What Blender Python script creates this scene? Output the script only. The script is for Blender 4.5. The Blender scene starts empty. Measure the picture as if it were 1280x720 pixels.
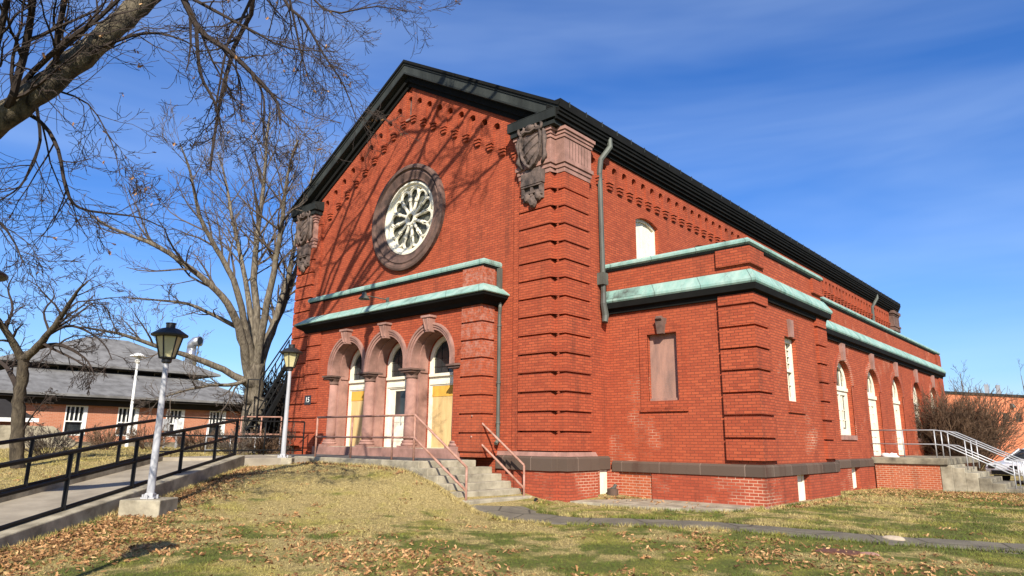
import bpy, bmesh, math, random
import numpy as np
from mathutils import Vector, Matrix
from mathutils.geometry import tessellate_polygon

random.seed(7)
RNG = np.random.default_rng(11)
SC = bpy.context.scene
COL = SC.collection
PI = math.pi

# ------------------------------------------------------------------ camera
FPX, YAW, PITCH, ROLL = 851.324, -0.732174, 0.221814, 0.0103968
CAM = np.array([11.0729, -13.8493, 1.42])
_f = np.array([math.sin(YAW) * math.cos(PITCH), math.cos(YAW) * math.cos(PITCH), math.sin(PITCH)])
_r = np.cross(_f, [0, 0, 1]); _r /= np.linalg.norm(_r)
_u = np.cross(_r, _f)
CR = math.cos(ROLL) * _r + math.sin(ROLL) * _u
CU = -math.sin(ROLL) * _r + math.cos(ROLL) * _u
CF = _f
def ray(x, y): return CF + CR * (x - 640) / FPX - CU * (y - 360) / FPX
def at(x, y, d): return CAM + ray(x, y) * d          # survey point: sight line at a measured distance
cam = bpy.data.cameras.new('camera'); camo = bpy.data.objects.new('camera', cam); COL.objects.link(camo)
cam.sensor_width = 36; cam.lens = 36 * FPX / 1280; cam.clip_end = 3000; cam.clip_start = .05
M4 = Matrix.Identity(4)
for i in range(3):
    M4[i][0] = CR[i]; M4[i][1] = CU[i]; M4[i][2] = -CF[i]; M4[i][3] = CAM[i]
camo.matrix_world = M4
SC.camera = camo

# ------------------------------------------------------------------ materials
class NT:
    def __init__(s, name, rough=.8, spec=.3):
        s.m = bpy.data.materials.new(name); s.m.use_nodes = True
        s.t = s.m.node_tree; s.b = s.t.nodes['Principled BSDF']
        s.b.inputs['Roughness'].default_value = rough
        s.b.inputs['Specular IOR Level'].default_value = spec
        s.tc = s.n('ShaderNodeTexCoord')
        s.obj = s.tc.outputs['Object']
    def n(s, k, **kw):
        x = s.t.nodes.new(k)
        for a, v in kw.items(): setattr(x, a, v)
        return x
    def l(s, a, b): s.t.links.new(a, b)
    def noise(s, scale, detail=4, rough=.55, vec=None, dist=0.0):
        x = s.n('ShaderNodeTexNoise'); x.inputs['Scale'].default_value = scale
        x.inputs['Detail'].default_value = detail; x.inputs['Roughness'].default_value = rough
        x.inputs['Distortion'].default_value = dist
        s.l(vec if vec is not None else s.obj, x.inputs['Vector'])
        return x.outputs['Fac']
    def ramp(s, fac, *stops):
        x = s.n('ShaderNodeValToRGB'); e = x.color_ramp.elements
        while len(e) < len(stops): e.new(.5)
        for i, (p, c) in enumerate(stops):
            e[i].position = p; e[i].color = (c, c, c, 1) if not isinstance(c, tuple) else (*c, 1)
        s.l(fac, x.inputs['Fac']); return x.outputs['Color']
    def mix(s, fac, a, b, mode='MIX'):
        x = s.n('ShaderNodeMix', data_type='RGBA', blend_type=mode)
        for v, i in ((fac, 0), (a, 6), (b, 7)):
            if isinstance(v, (int, float)): x.inputs[i].default_value = v
            elif isinstance(v, tuple): x.inputs[i].default_value = (*v, 1)
            else: s.l(v, x.inputs[i])
        return x.outputs[2]
    def math(s, op, a, b=None):
        x = s.n('ShaderNodeMath', operation=op)
        for i, v in enumerate((a, b)):
            if v is None: continue
            if isinstance(v, (int, float)): x.inputs[i].default_value = v
            else: s.l(v, x.inputs[i])
        return x.outputs[0]
    def scaled(s, sx, sy, sz):
        x = s.n('ShaderNodeMapping'); x.inputs['Scale'].default_value = (sx, sy, sz)
        s.l(s.obj, x.inputs['Vector']); return x.outputs['Vector']
    def bump(s, h, strength=.4, dist=.02):
        x = s.n('ShaderNodeBump'); x.inputs['Strength'].default_value = strength
        x.inputs['Distance'].default_value = dist
        s.l(h, x.inputs['Height']); s.l(x.outputs['Normal'], s.b.inputs['Normal'])
    def col(s, c):
        if isinstance(c, tuple): s.b.inputs['Base Color'].default_value = (*c, 1)
        else: s.l(c, s.b.inputs['Base Color'])

def brick_mat(name, c1, c2, mortar, light_mortar=None, lm_lo=.5, white=0.0, stain=.5, bw=.215, rh=.0735, ms=.0095):
    k = NT(name, .9, .15)
    sep = k.n('ShaderNodeSeparateXYZ'); k.l(k.obj, sep.inputs[0])
    nor = k.n('ShaderNodeSeparateXYZ'); k.l(k.tc.outputs['Normal'], nor.inputs[0])
    ax = k.math('GREATER_THAN', k.math('ABSOLUTE', nor.outputs[0]), .7)
    u = k.n('ShaderNodeMix', data_type='FLOAT')
    k.l(ax, u.inputs[0]); k.l(sep.outputs[0], u.inputs[2]); k.l(sep.outputs[1], u.inputs[3])
    cmb = k.n('ShaderNodeCombineXYZ'); k.l(u.outputs[0], cmb.inputs[0]); k.l(sep.outputs[2], cmb.inputs[1])
    bt = k.n('ShaderNodeTexBrick'); bt.offset = .5
    k.l(cmb.outputs[0], bt.inputs['Vector'])
    for a, v in (('Scale', 1), ('Mortar Size', ms), ('Mortar Smooth', .2), ('Bias', -.1), ('Brick Width', bw), ('Row Height', rh)):
        bt.inputs[a].default_value = v
    bt.inputs['Color1'].default_value = (*c1, 1); bt.inputs['Color2'].default_value = (*c2, 1)
    m = mortar
    if light_mortar:
        m = k.mix(k.ramp(k.noise(.55, 5, .6), (lm_lo, 0.0), (lm_lo + .1, 1.0)), mortar, light_mortar)
        k.l(m, bt.inputs['Mortar'])
    else: bt.inputs['Mortar'].default_value = (*mortar, 1)
    c = bt.outputs['Color']
    # per-area tone drift, soot streaks and single odd bricks
    c = k.mix(k.ramp(k.noise(.35, 5, .6), (.35, 0.0), (.7, .45)), c, (c1[0] * .72, c1[1] * .66, c1[2] * .62))
    streak = k.noise(1.3, 5, .65, k.scaled(1.6, 1.6, .28))
    c = k.mix(k.ramp(streak, (.53, 0.0), (.76, stain)), c, (.055, .026, .018))
    c = k.mix(k.ramp(k.noise(6, 3, .6), (.62, 0.0), (.8, .35)), c, (c2[0] * 1.25, c2[1] * 1.5, c2[2] * 1.6))
    if white:
        h = k.ramp(sep.outputs[2], (0, 0.0), (1, 1.0))
        g = k.math('MULTIPLY', k.ramp(k.noise(9, 5, .75), (.44, 0.0), (.6, white)), k.ramp(k.math('DIVIDE', sep.outputs[2], 6.0), (.5, 0.0), (.66, 1.0)))
        c = k.mix(g, c, (.46, .34, .28))
    k.col(c)
    inv = k.math('SUBTRACT', 1.0, bt.outputs['Fac'])
    hh = k.math('ADD', inv, k.math('MULTIPLY', k.noise(40, 3), .5))
    k.bump(hh, .35, .008)
    return k.m

def simple(name, c, rough=.6, spec=.3, var=.25, scale=3, metal=0, dark=None, bump=.12, streaks=False, bscale=30):
    k = NT(name, rough, spec)
    k.b.inputs['Metallic'].default_value = metal
    d = dark or tuple(x * (1 - var) for x in c)
    v = k.scaled(1, 1, .25) if streaks else None
    n1 = k.noise(scale, 6, .62, v)
    c2 = k.mix(k.ramp(n1, (.38, 0.0), (.66, 1.0)), c, d)
    c3 = k.mix(k.ramp(k.noise(scale * 9, 3, .6), (.45, 0.0), (.75, .35)), c2, tuple(x * .7 for x in c))
    k.col(c3)
    if bump: k.bump(k.noise(bscale, 4, .6), bump, .01)
    return k.m

MAT = {}
MAT['brick'] = brick_mat('church_brick', (.385, .083, .036), (.265, .052, .025), (.15, .042, .024), stain=.55)
MAT['brick_annex'] = brick_mat('annex_brick', (.385, .085, .037), (.275, .056, .027), (.155, .045, .026), (.52, .33, .22), .58, stain=.4)
MAT['brick_base'] = brick_mat('base_brick', (.36, .077, .037), (.26, .052, .027), (.17, .05, .03), (.52, .34, .23), .47, stain=.6)
MAT['brick_white'] = brick_mat('bloomed_brick', (.40, .09, .038), (.30, .064, .028), (.2, .06, .035), white=.30)
MAT['brick_stoop'] = brick_mat('stoop_brick', (.40, .10, .04), (.30, .07, .03), (.48, .32, .22))
MAT['brick_orange'] = brick_mat('orange_brick', (.55, .17, .075), (.48, .14, .06), (.52, .24, .14), stain=.1)
MAT['brick_house'] = brick_mat('house_brick', (.46, .18, .10), (.38, .14, .075), (.42, .26, .18), stain=.15)
MAT['band'] = brick_mat('sooty_stone_blocks', (.105, .073, .054), (.05, .038, .03), (.20, .145, .11), stain=.9, bw=1.15, rh=4, ms=.012)
MAT['stone'] = simple('pink_sandstone', (.34, .185, .145), .85, .2, .35, 2.2, dark=(.20, .11, .085), bump=.3)
MAT['stone_dark'] = simple('weathered_sandstone', (.11, .07, .05), .85, .2, .5, 1.3, dark=(.028, .023, .019), bump=.35)
MAT['stone_rose'] = simple('rose_sandstone', (.165, .098, .075), .85, .2, .5, 1.6, dark=(.045, .031, .026), bump=.35)
MAT['stone_gray'] = simple('carved_grey_stone', (.15, .108, .088), .85, .2, .5, 4, dark=(.035, .029, .026), bump=.4)
MAT['copper'] = simple('verdigris_copper', (.17, .315, .265), .75, .25, .3, 2.6, dark=(.29, .41, .35), bump=.1, streaks=True)
k = NT('streaked_verdigris', .75, .25)
st1 = k.noise(2.6, 6, .62, k.scaled(1, 1, .2)); c = k.mix(k.ramp(st1, (.36, 0.0), (.64, 1.0)), (.17, .315, .265), (.30, .41, .35))
c = k.mix(k.ramp(k.noise(1.1, 6, .7, k.scaled(1.5, 1.5, .35)), (.52, 0.0), (.70, .8)), c, (.085, .12, .10))
c = k.mix(k.ramp(k.noise(5, 6, .75, k.scaled(1, 1, .15)), (.60, 0.0), (.74, .75)), c, (.045, .05, .042))
sp_ = k.n('ShaderNodeSeparateXYZ'); k.l(k.obj, sp_.inputs[0]); sm = k.math('FRACT', k.math('DIVIDE', k.math('ADD', sp_.outputs[0], sp_.outputs[1]), 1.35))
seam = k.math('LESS_THAN', sm, .016); c = k.mix(k.math('MULTIPLY', seam, .7), c, (.06, .085, .07)); k.col(c)
k.bump(k.math('ADD', k.math('MULTIPLY', seam, -.6), k.noise(3.5, 4)), .35, .02); MAT['copper'] = k.m
MAT['copper_dirty'] = simple('sooty_copper', (.24, .41, .34), .7, .3, .3, 2.0, dark=(.06, .07, .06), bump=.1, streaks=True)
MAT['fascia'] = simple('blackened_copper', (.024, .027, .025), .75, .15, .4, 2, bump=.1, streaks=True)
MAT['trim_black'] = simple('flat_black_trim', (.011, .011, .010), .85, .08, .3, 2, bump=.1)
MAT['fascia_green'] = simple('grey_green_fascia', (.042, .047, .042), .7, .2, .5, 1.5, dark=(.016, .018, .016), bump=.1, streaks=True)
MAT['downspout'] = simple('grey_green_pipe', (.10, .11, .09), .6, .3, .5, 2.5, dark=(.05, .047, .04), bump=.1, streaks=True)
MAT['white'] = simple('cream_paint', (.78, .72, .56), .55, .35, .15, 4, dark=(.66, .60, .45), bump=.1)
MAT['white_clean'] = simple('white_paint', (.78, .77, .72), .5, .35, .12, 4, bump=.08)
MAT['panel_pink'] = simple('faded_pink_board', (.34, .19, .14), .8, .2, .3, 4.5, dark=(.20, .125, .10), bump=.15, streaks=True)
MAT['concrete'] = simple('worn_concrete', (.38, .335, .24), .9, .2, .4, 2.4, dark=(.17, .145, .10), bump=.4, bscale=45)
MAT['concrete_dark'] = simple('sooty_concrete', (.27, .235, .165), .9, .2, .5, 2.2, dark=(.08, .068, .05), bump=.4)
MAT['ramp'] = simple('ramp_concrete', (.32, .275, .205), .9, .2, .25, 1.3, dark=(.21, .178, .132), bump=.3, bscale=50)
MAT['platform_top'] = simple('dark_paving', (.11, .105, .10), .9, .2, .4, 2, bump=.3)
MAT['black_metal'] = simple('black_rail_paint', (.008, .008, .008), .6, .2, .2, 6, bump=0)
MAT['pink_metal'] = simple('rusty_pink_pipe', (.40, .22, .165), .6, .3, .35, 5, dark=(.22, .10, .06), bump=.08)
MAT['galv'] = simple('galvanised_pipe', (.42, .42, .42), .42, .5, .2, 5, bump=0, metal=.3)
MAT['pole'] = simple('silver_pole_paint', (.40, .40, .41), .5, .4, .3, 7, dark=(.30, .295, .29), bump=.05, streaks=True)
MAT['lantern'] = simple('lantern_black', (.02, .019, .018), .5, .4, .3, 6, bump=.05)
MAT['lantern_glass'] = simple('lantern_cream_glass', (.52, .46, .24), .35, .5, .2, 3, bump=0)
MAT['asphalt'] = simple('asphalt', (.125, .110, .078), .95, .15, .3, 2.5, dark=(.075, .066, .05), bump=.6, bscale=120)
k = NT('cracked_path', .95, .12)
c = k.mix(k.ramp(k.noise(2.2, 6, .65), (.35, 0.0), (.65, 1.0)), (.165, .145, .105), (.105, .092, .07))
c = k.mix(k.ramp(k.noise(60, 3, .7), (.5, 0.0), (.7, .5)), c, (.24, .21, .16))
vo = k.n('ShaderNodeTexVoronoi', feature='DISTANCE_TO_EDGE'); vo.inputs['Scale'].default_value = .9
k.l(k.noise(2.0, 4), k.n('ShaderNodeMath').inputs[0]); k.l(k.obj, vo.inputs['Vector'])
k.col(k.mix(k.ramp(vo.outputs['Distance'], (.008, .8), (.022, 0.0)), c, (.045, .038, .028))); k.bump(k.noise(90, 4, .7), .6, .01); MAT['path'] = k.m
MAT['shingle'] = simple('grey_shingles', (.19, .185, .175), .9, .2, .3, 1.6, dark=(.10, .095, .088), bump=.4, bscale=8)
MAT['dark_wood'] = simple('dark_eaves', (.03, .026, .022), .8, .2, .3, 3, bump=.1)
MAT['metal_vent'] = simple('bright_sheet_metal', (.55, .55, .55), .3, .5, .1, 3, metal=.8, bump=0)
MAT['rust'] = simple('rusted_iron', (.13, .055, .035), .8, .3, .4, 8, bump=.3)
MAT['rock'] = simple('pale_limestone', (.42, .34, .25), .9, .2, .3, 7, bump=.4)
MAT['tyre'] = simple('tyre_rubber', (.015, .015, .015), .8, .2, .2, 8, bump=0)
MAT['rock'] = simple('pale_limestone', (.46, .37, .27), .9, .2, .3, 7, bump=.4)

def ply_mat(name, c, d):
    k = NT(name, .75, .2)
    w = k.noise(2.2, 6, .6, k.scaled(5, 5, .5), .8)
    c1 = k.mix(k.ramp(w, (.35, 0.0), (.7, 1.0)), c, d)
    sp = k.n('ShaderNodeTexVoronoi'); sp.inputs['Scale'].default_value = 7
    k.l(k.scaled(1, 1, .6), sp.inputs['Vector'])
    c1 = k.mix(k.ramp(sp.outputs['Distance'], (.06, .5), (.11, 0.0)), c1, (.3, .17, .06))
    k.col(c1); return k.m
MAT['ply'] = ply_mat('weathered_plywood', (.60, .42, .19), (.48, .32, .135))
MAT['ply_new'] = ply_mat('fresh_plywood', (.64, .36, .06), (.55, .29, .05))

def glass_mat(name, c, rough=.08):
    k = NT(name, rough, .5)
    k.col(k.mix(k.ramp(k.noise(1.1, 3), (.4, 0.0), (.7, 1.0)), c, tuple(x * 2.2 for x in c))); return k.m
MAT['glass'] = glass_mat('dark_window_glass', (.016, .019, .02), .05)
MAT['glass_rose'] = glass_mat('leaded_glass', (.085, .085, .062), .6)

def bark_mat(name, c, d):
    k = NT(name, .9, .15)
    n1 = k.noise(3.2, 8, .7, k.scaled(2.5, 2.5, .8), .6)
    c1 = k.mix(k.ramp(n1, (.36, 0.0), (.62, 1.0)), d, c)
    c1 = k.mix(k.ramp(k.noise(1.2, 4), (.58, 0.0), (.75, .6)), c1, (c[0] * 1.3, c[1] * 1.35, c[2] * 1.2))
    k.col(c1)
    k.bump(k.noise(9, 8, .7, k.scaled(3, 3, .6), .5), .9, .04); return k.m
MAT['bark'] = bark_mat('grey_brown_bark', (.165, .135, .09), (.022, .018, .013))
MAT['bark_pale'] = bark_mat('pale_bark', (.22, .185, .135), (.06, .048, .036))
MAT['twig'] = simple('dark_twigs', (.042, .031, .025), .9, .15, .3, 1.5, bump=0)
MAT['twig_pale'] = simple('pale_twigs', (.105, .082, .064), .9, .15, .3, 1.5, bump=0)
MAT['bush'] = simple('brown_bush_twigs', (.15, .092, .055), .9, .15, .4, 1.5, dark=(.07, .045, .03), bump=0)

def lawn_col(k, pos):
    big = k.noise(.42, 5, .62, pos)
    mid = k.noise(1.7, 5, .65, pos)
    fine = k.noise(16, 3, .6, pos)
    s = k.math('ADD', k.math('MULTIPLY', big, .6), k.math('MULTIPLY', mid, .4))
    # greener towards the front lawn, straw-coloured on the bank by the steps
    sep = k.n('ShaderNodeSeparateXYZ'); k.l(pos, sep.inputs[0])
    grad = k.math('MULTIPLY_ADD', k.math('ADD', sep.outputs[0], k.math('MULTIPLY', sep.outputs[1], -.25)), .011)
    grad.node.inputs[2].default_value = -.055
    s = k.math('ADD', s, grad)
    straw = k.mix(k.ramp(fine, (.35, 0.0), (.65, 1.0)), (.55, .43, .18), (.33, .255, .095))
    green = k.mix(k.ramp(fine, (.35, 0.0), (.65, 1.0)), (.15, .18, .03), (.06, .095, .016))
    c = k.mix(k.ramp(s, (.468, 0.0), (.535, 1.0)), straw, green)
    yel = k.ramp(k.noise(.9, 4, .6, pos), (.50, 0.0), (.62, .5)); c = k.mix(yel, c, (.37, .33, .06))
    soil = k.ramp(k.noise(1.1, 6, .7, pos, .6), (.60, 0.0), (.68, .7))
    return c, soil
k = NT('lawn_ground', .95, .1)
c, soil = lawn_col(k, k.obj)
c = k.mix(soil, c, (.11, .08, .045)); c = k.mix(k.ramp(k.noise(45, 4, .7), (.42, .15), (.62, .8)), c, (.10, .075, .035))
k.col(c); k.bump(k.noise(22, 6, .7), .8, .05); MAT['lawn'] = k.m
k = NT('grass_blades', .8, .15)
c, soil = lawn_col(k, k.obj)
geo = k.n('ShaderNodeNewGeometry'); c = k.mix(k.ramp(geo.outputs['Random Per Island'], (.22, .85), (.48, 0.0)), c, (.085, .062, .026)); c = k.mix(k.ramp(k.noise(2.6, 5, .7), (.56, 0.0), (.66, .5)), c, (.16, .11, .05))
k.col(c); k.b.inputs['Transmission Weight'].default_value = 0
MAT['grass'] = k.m
k = NT('dead_leaves', .8, .2)
geo = k.n('ShaderNodeNewGeometry')
k.col(k.ramp(geo.outputs['Random Per Island'], (0, (.09, .042, .02)), (.35, (.23, .115, .046)), (.7, (.36, .19, .078)), (1, (.50, .31, .145))))
MAT['leaf'] = k.m
k = NT('white_car_paint', .18, .5); k.col((.72, .73, .75)); k.b.inputs['Coat Weight'].default_value = .6; MAT['car'] = k.m
k = NT('red_lens', .2, .5); k.col((.35, .01, .01)); MAT['red'] = k.m
MAT['plaque'] = simple('black_plaque', (.03, .03, .035), .5, .4, .2, 8, bump=0)

# ------------------------------------------------------------------ mesh helper
class MB:
    def __init__(s): s.v = []; s.f = []
    def add(s, vs, fs):
        o = len(s.v); s.v += [tuple(map(float, p)) for p in vs]; s.f += [tuple(i + o for i in f) for f in fs]; return s
    def box(s, a, b):
        x0, y0, z0 = (min(p, q) for p, q in zip(a, b)); x1, y1, z1 = (max(p, q) for p, q in zip(a, b))
        return s.add([(x0, y0, z0), (x1, y0, z0), (x1, y1, z0), (x0, y1, z0), (x0, y0, z1), (x1, y0, z1), (x1, y1, z1), (x0, y1, z1)],
                     [(0, 3, 2, 1), (4, 5, 6, 7), (0, 1, 5, 4), (1, 2, 6, 5), (2, 3, 7, 6), (3, 0, 4, 7)])
    def hexa(s, p):      # 8 corners, bottom 4 then top 4
        return s.add(p, [(0, 3, 2, 1), (4, 5, 6, 7), (0, 1, 5, 4), (1, 2, 6, 5), (2, 3, 7, 6), (3, 0, 4, 7)])
    def panel(s, P, outer, holes=(), d0=0.0, d1=-.3):
        """flat polygon with holes, front at depth d0, back at d1, reveals between"""
        loops = [list(outer)] + [list(h) for h in holes]
        flat = [p for L in loops for p in L]
        tris = tessellate_polygon([[Vector((p[0], p[1], 0)) for p in L] for L in loops])
        n = len(flat)
        vs = [P(u, v, d0) for u, v in flat] + [P(u, v, d1) for u, v in flat]
        fs = [tuple(t) for t in tris] + [tuple(i + n for i in reversed(t)) for t in tris]
        o = 0
        for L in loops:
            m = len(L)
            for i in range(m):
                a, b = o + i, o + (i + 1) % m
                fs.append((a, b, b + n, a + n))
            o += m
        return s.add(vs, fs)
    def prism(s, poly, z0, z1):
        return s.panel(lambda u, v, d: (u, v, d), poly, (), z1, z0)
    def sweep(s, path, sec, closed=False, P=None):
        """closed section [(out, h)] along a plan polyline (right-hand side is out), mitred"""
        P = P or (lambda x, y, h: (x, y, h))
        pts = [np.array(p[:2], float) for p in path]; n = len(pts); m = len(sec); vs = []; fs = []
        def nrm(a, b):
            d = b - a; d /= np.linalg.norm(d); return np.array([d[1], -d[0]])
        for i in range(n):
            if closed: a, b = nrm(pts[i - 1], pts[i]), nrm(pts[i], pts[(i + 1) % n])
            else:
                a = nrm(pts[i - 1], pts[i]) if i else nrm(pts[0], pts[1])
                b = nrm(pts[i], pts[i + 1]) if i < n - 1 else a
            mm = a + b; mm = mm / max(mm @ a, .2)
            for o, h in sec:
                q = pts[i] + mm * o; vs.append(P(q[0], q[1], h))
        for i in range(n if closed else n - 1):
            j = (i + 1) % n
            for q in range(m):
                r = (q + 1) % m
                fs.append((i * m + q, j * m + q, j * m + r, i * m + r))
        if not closed:
            fs.append(tuple(range(m))); fs.append(tuple((n - 1) * m + q for q in reversed(range(m))))
        return s.add(vs, fs)
    def tube(s, pts, rad, k=8, cap=True):
        pts = [np.array(p, float) for p in pts]; n = len(pts)
        if not hasattr(rad, '__len__'): rad = [rad] * n
        t = [pts[min(i + 1, n - 1)] - pts[max(i - 1, 0)] for i in range(n)]
        t = [a / max(np.linalg.norm(a), 1e-9) for a in t]
        ref = np.array([0, 0, 1.]) if abs(t[0][2]) < .9 else np.array([1., 0, 0])
        vs = []; fs = []
        for i in range(n):
            u = np.cross(t[i], ref); u /= max(np.linalg.norm(u), 1e-9); w = np.cross(t[i], u); ref = np.cross(u, t[i]) * 1.0
            for j in range(k):
                a = 2 * PI * (j + .5) / k
                vs.append(pts[i] + rad[i] * (math.cos(a) * u + math.sin(a) * w))
        for i in range(n - 1):
            for j in range(k):
                fs.append((i * k + j, i * k + (j + 1) % k, (i + 1) * k + (j + 1) % k, (i + 1) * k + j))
        if cap:
            fs.append(tuple(reversed(range(k)))); fs.append(tuple((n - 1) * k + j for j in range(k)))
        return s.add(vs, fs)
    def lathe(s, prof, c=(0, 0, 0), k=16, P=None):
        P = P or (lambda x, y, z: (x + c[0], y + c[1], z + c[2]))
        n = len(prof); vs = []; fs = []
        for r, z in prof:
            for j in range(k):
                a = 2 * PI * j / k; vs.append(P(r * math.cos(a), r * math.sin(a), z))
        for i in range(n - 1):
            for j in range(k): fs.append((i * k + j, i * k + (j + 1) % k, (i + 1) * k + (j + 1) % k, (i + 1) * k + j))
        fs.append(tuple(reversed(range(k)))); fs.append(tuple((n - 1) * k + j for j in range(k)))
        return s.add(vs, fs)
    def build(s, name, mat, parent=None, smooth=False, recalc=True, bevel=0):
        me = bpy.data.meshes.new(name); me.from_pydata(s.v, [], s.f)
        if recalc:
            bm = bmesh.new(); bm.from_mesh(me); bmesh.ops.recalc_face_normals(bm, faces=bm.faces); bm.to_mesh(me); bm.free()
        me.materials.append(MAT[mat] if isinstance(mat, str) else mat)
        if smooth: me.polygons.foreach_set('use_smooth', [True] * len(me.polygons))
        o = bpy.data.objects.new(name, me); COL.objects.link(o)
        if bevel:
            b = o.modifiers.new('bevel', 'BEVEL'); b.width = bevel; b.segments = 2; b.limit_method = 'ANGLE'
        if parent is not None:
            o.parent = parent
            if parent.get('world_build'): o.matrix_parent_inverse = parent.matrix_world.inverted()
        return o

def tag(o, label=None, cat=None, group=None, kind=None):
    if label: o['label'] = label
    if cat: o['category'] = cat
    if group: o['group'] = group
    if kind: o['kind'] = kind
    return o
def thing(name, label, cat, loc=(0, 0, 0), group=None, world=True, rotz=0):
    o = bpy.data.objects.new(name, None); COL.objects.link(o); o.location = loc; o.rotation_euler = (0, 0, rotz)
    o.empty_display_size = .3
    o.matrix_world = Matrix.Translation(loc) @ Matrix.Rotation(rotz, 4, 'Z')
    if world: o['world_build'] = 1
    return tag(o, label, cat, group)
def frontP(y0): return lambda u, v, d: (u, y0 - d, v)      # facing the street (-Y)
def sideP(x0): return lambda u, v, d: (x0 + d, u, v)       # facing +X
def arch(cx, hw, z0, zs, n=20, r=None):
    """opening outline: straight to the spring line zs, then a half circle"""
    r = r or hw
    return [(cx - hw, z0)] + [(cx - r * math.cos(PI * i / n), zs + r * math.sin(PI * i / n)) for i in range(n + 1)] + [(cx + hw, z0)]
def ringpoly(P, mb, c, r0, r1, d0, d1, a0=0, a1=PI, n=24):
    """solid ring sector in a wall plane"""
    for i in range(n):
        A, B = a0 + (a1 - a0) * i / n, a0 + (a1 - a0) * (i + 1) / n
        q = [(c[0] + r * math.cos(t), c[1] + r * math.sin(t)) for r, t in ((r0, A), (r1, A), (r1, B), (r0, B))]
        mb.add([P(*p, d1) for p in q] + [P(*p, d0) for p in q], [(0, 3, 2, 1), (4, 5, 6, 7), (0, 1, 5, 4), (1, 2, 6, 5), (2, 3, 7, 6), (3, 0, 4, 7)])
def rect(x0, x1, z0, z1): return [(x0, z0), (x1, z0), (x1, z1), (x0, z1)]

# ------------------------------------------------------------------ terrain
CP = np.array([
    (11, -13.9, -.22), (16, -18, -.3), (5, -7, -.2), (9.7, -2.5, -.22), (.8, -11.5, -.18), (3, -12.6, -.2), (6, -12, -.22), (8, -9, -.22),
    (-.3, -2.6, -.06), (0, -1, -.08), (.6, .1, -.05), (2, -1.2, -.09), (4.5, 2.3, -.04), (2.5, 2, -.045), (4.5, 7.7, -.06), (3.6, 13, -.12), (3.6, 15, -.16), (5.8, 14.8, -.17),
    (8.5, 15, -.1), (7.5, 5, -.13), (12, 8, -.2), (12, 1, -.2), (20, 30, -.3), (8, 30, -.15), (30, 10, -.35), (5, 45, -.1), (40, 60, -.2),
    (-2.3, -2.62, .68), (-1.3, -2.7, .38), (-4.5, -2.7, .74), (-6.8, -2.7, .76), (-3.5, -5, .42), (-.5, -4.2, -.02), (-1.5, -6.5, .02), (2, -5, -.14),
    (-2.3, -8.6, .08), (-4.6, -6.1, .40), (-6.6, -3.9, .70), (-1.2, -9.9, -.08), (.5, -12, -.2),
    (-6, -10.5, .12), (-8, -8.2, .32), (-10, -6, .6), (-12, -3.5, .8), (-12, -9, .45), (-20, -5, .95), (-20, -15, .6), (-29, 3, .9), (-30, -10, .9),
    (-14, 1, .8), (-15, 10, .7), (-40, 20, .9), (-40, -30, .6), (-6, 15, .2), (0, 36, -.1), (-5, -18, .0), (-10, -30, .2), (20, -40, -.3)])
def _tps(r): return np.where(r > 1e-9, r * r * np.log(np.maximum(r, 1e-9)), 0)
_n = len(CP); _K = _tps(np.linalg.norm(CP[:, None, :2] - CP[None, :, :2], axis=2)) + np.eye(_n) * .6
_Pm = np.hstack([np.ones((_n, 1)), CP[:, :2]]); _A = np.block([[_K, _Pm], [_Pm.T, np.zeros((3, 3))]])
_W = np.linalg.solve(_A, np.concatenate([CP[:, 2], np.zeros(3)]))
def gz(x, y):
    x = np.atleast_1d(np.asarray(x, float)); y = np.atleast_1d(np.asarray(y, float))
    xc = np.clip(x, -42, 42); yc = np.clip(y, -42, 62)
    r = np.sqrt((xc[:, None] - CP[None, :, 0]) ** 2 + (yc[:, None] - CP[None, :, 1]) ** 2)
    return _tps(r) @ _W[:_n] + _W[_n] + _W[_n + 1] * xc + _W[_n + 2] * yc
def g1(x, y): return float(gz(x, y)[0])

gx = np.unique(np.concatenate([np.linspace(-600, -45, 14), np.linspace(-45, -14, 40), np.linspace(-14, 14, 130), np.linspace(14, 45, 40), np.linspace(45, 600, 14)]))
gy = np.unique(np.concatenate([np.linspace(-600, -45, 14), np.linspace(-45, -16, 30), np.linspace(-16, 16, 150), np.linspace(16, 65, 50), np.linspace(65, 900, 18)]))
GX, GY = np.meshgrid(gx, gy); Zg = gz(GX.ravel(), GY.ravel())
mb = MB(); mb.v = list(map(tuple, np.stack([GX.ravel(), GY.ravel(), Zg], 1)))
W_ = len(gx)
mb.f = [(j * W_ + i, j * W_ + i + 1, (j + 1) * W_ + i + 1, (j + 1) * W_ + i) for j in range(len(gy) - 1) for i in range(W_ - 1)]
tag(mb.build('ground', 'lawn', smooth=True, recalc=False), kind='structure')

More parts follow.
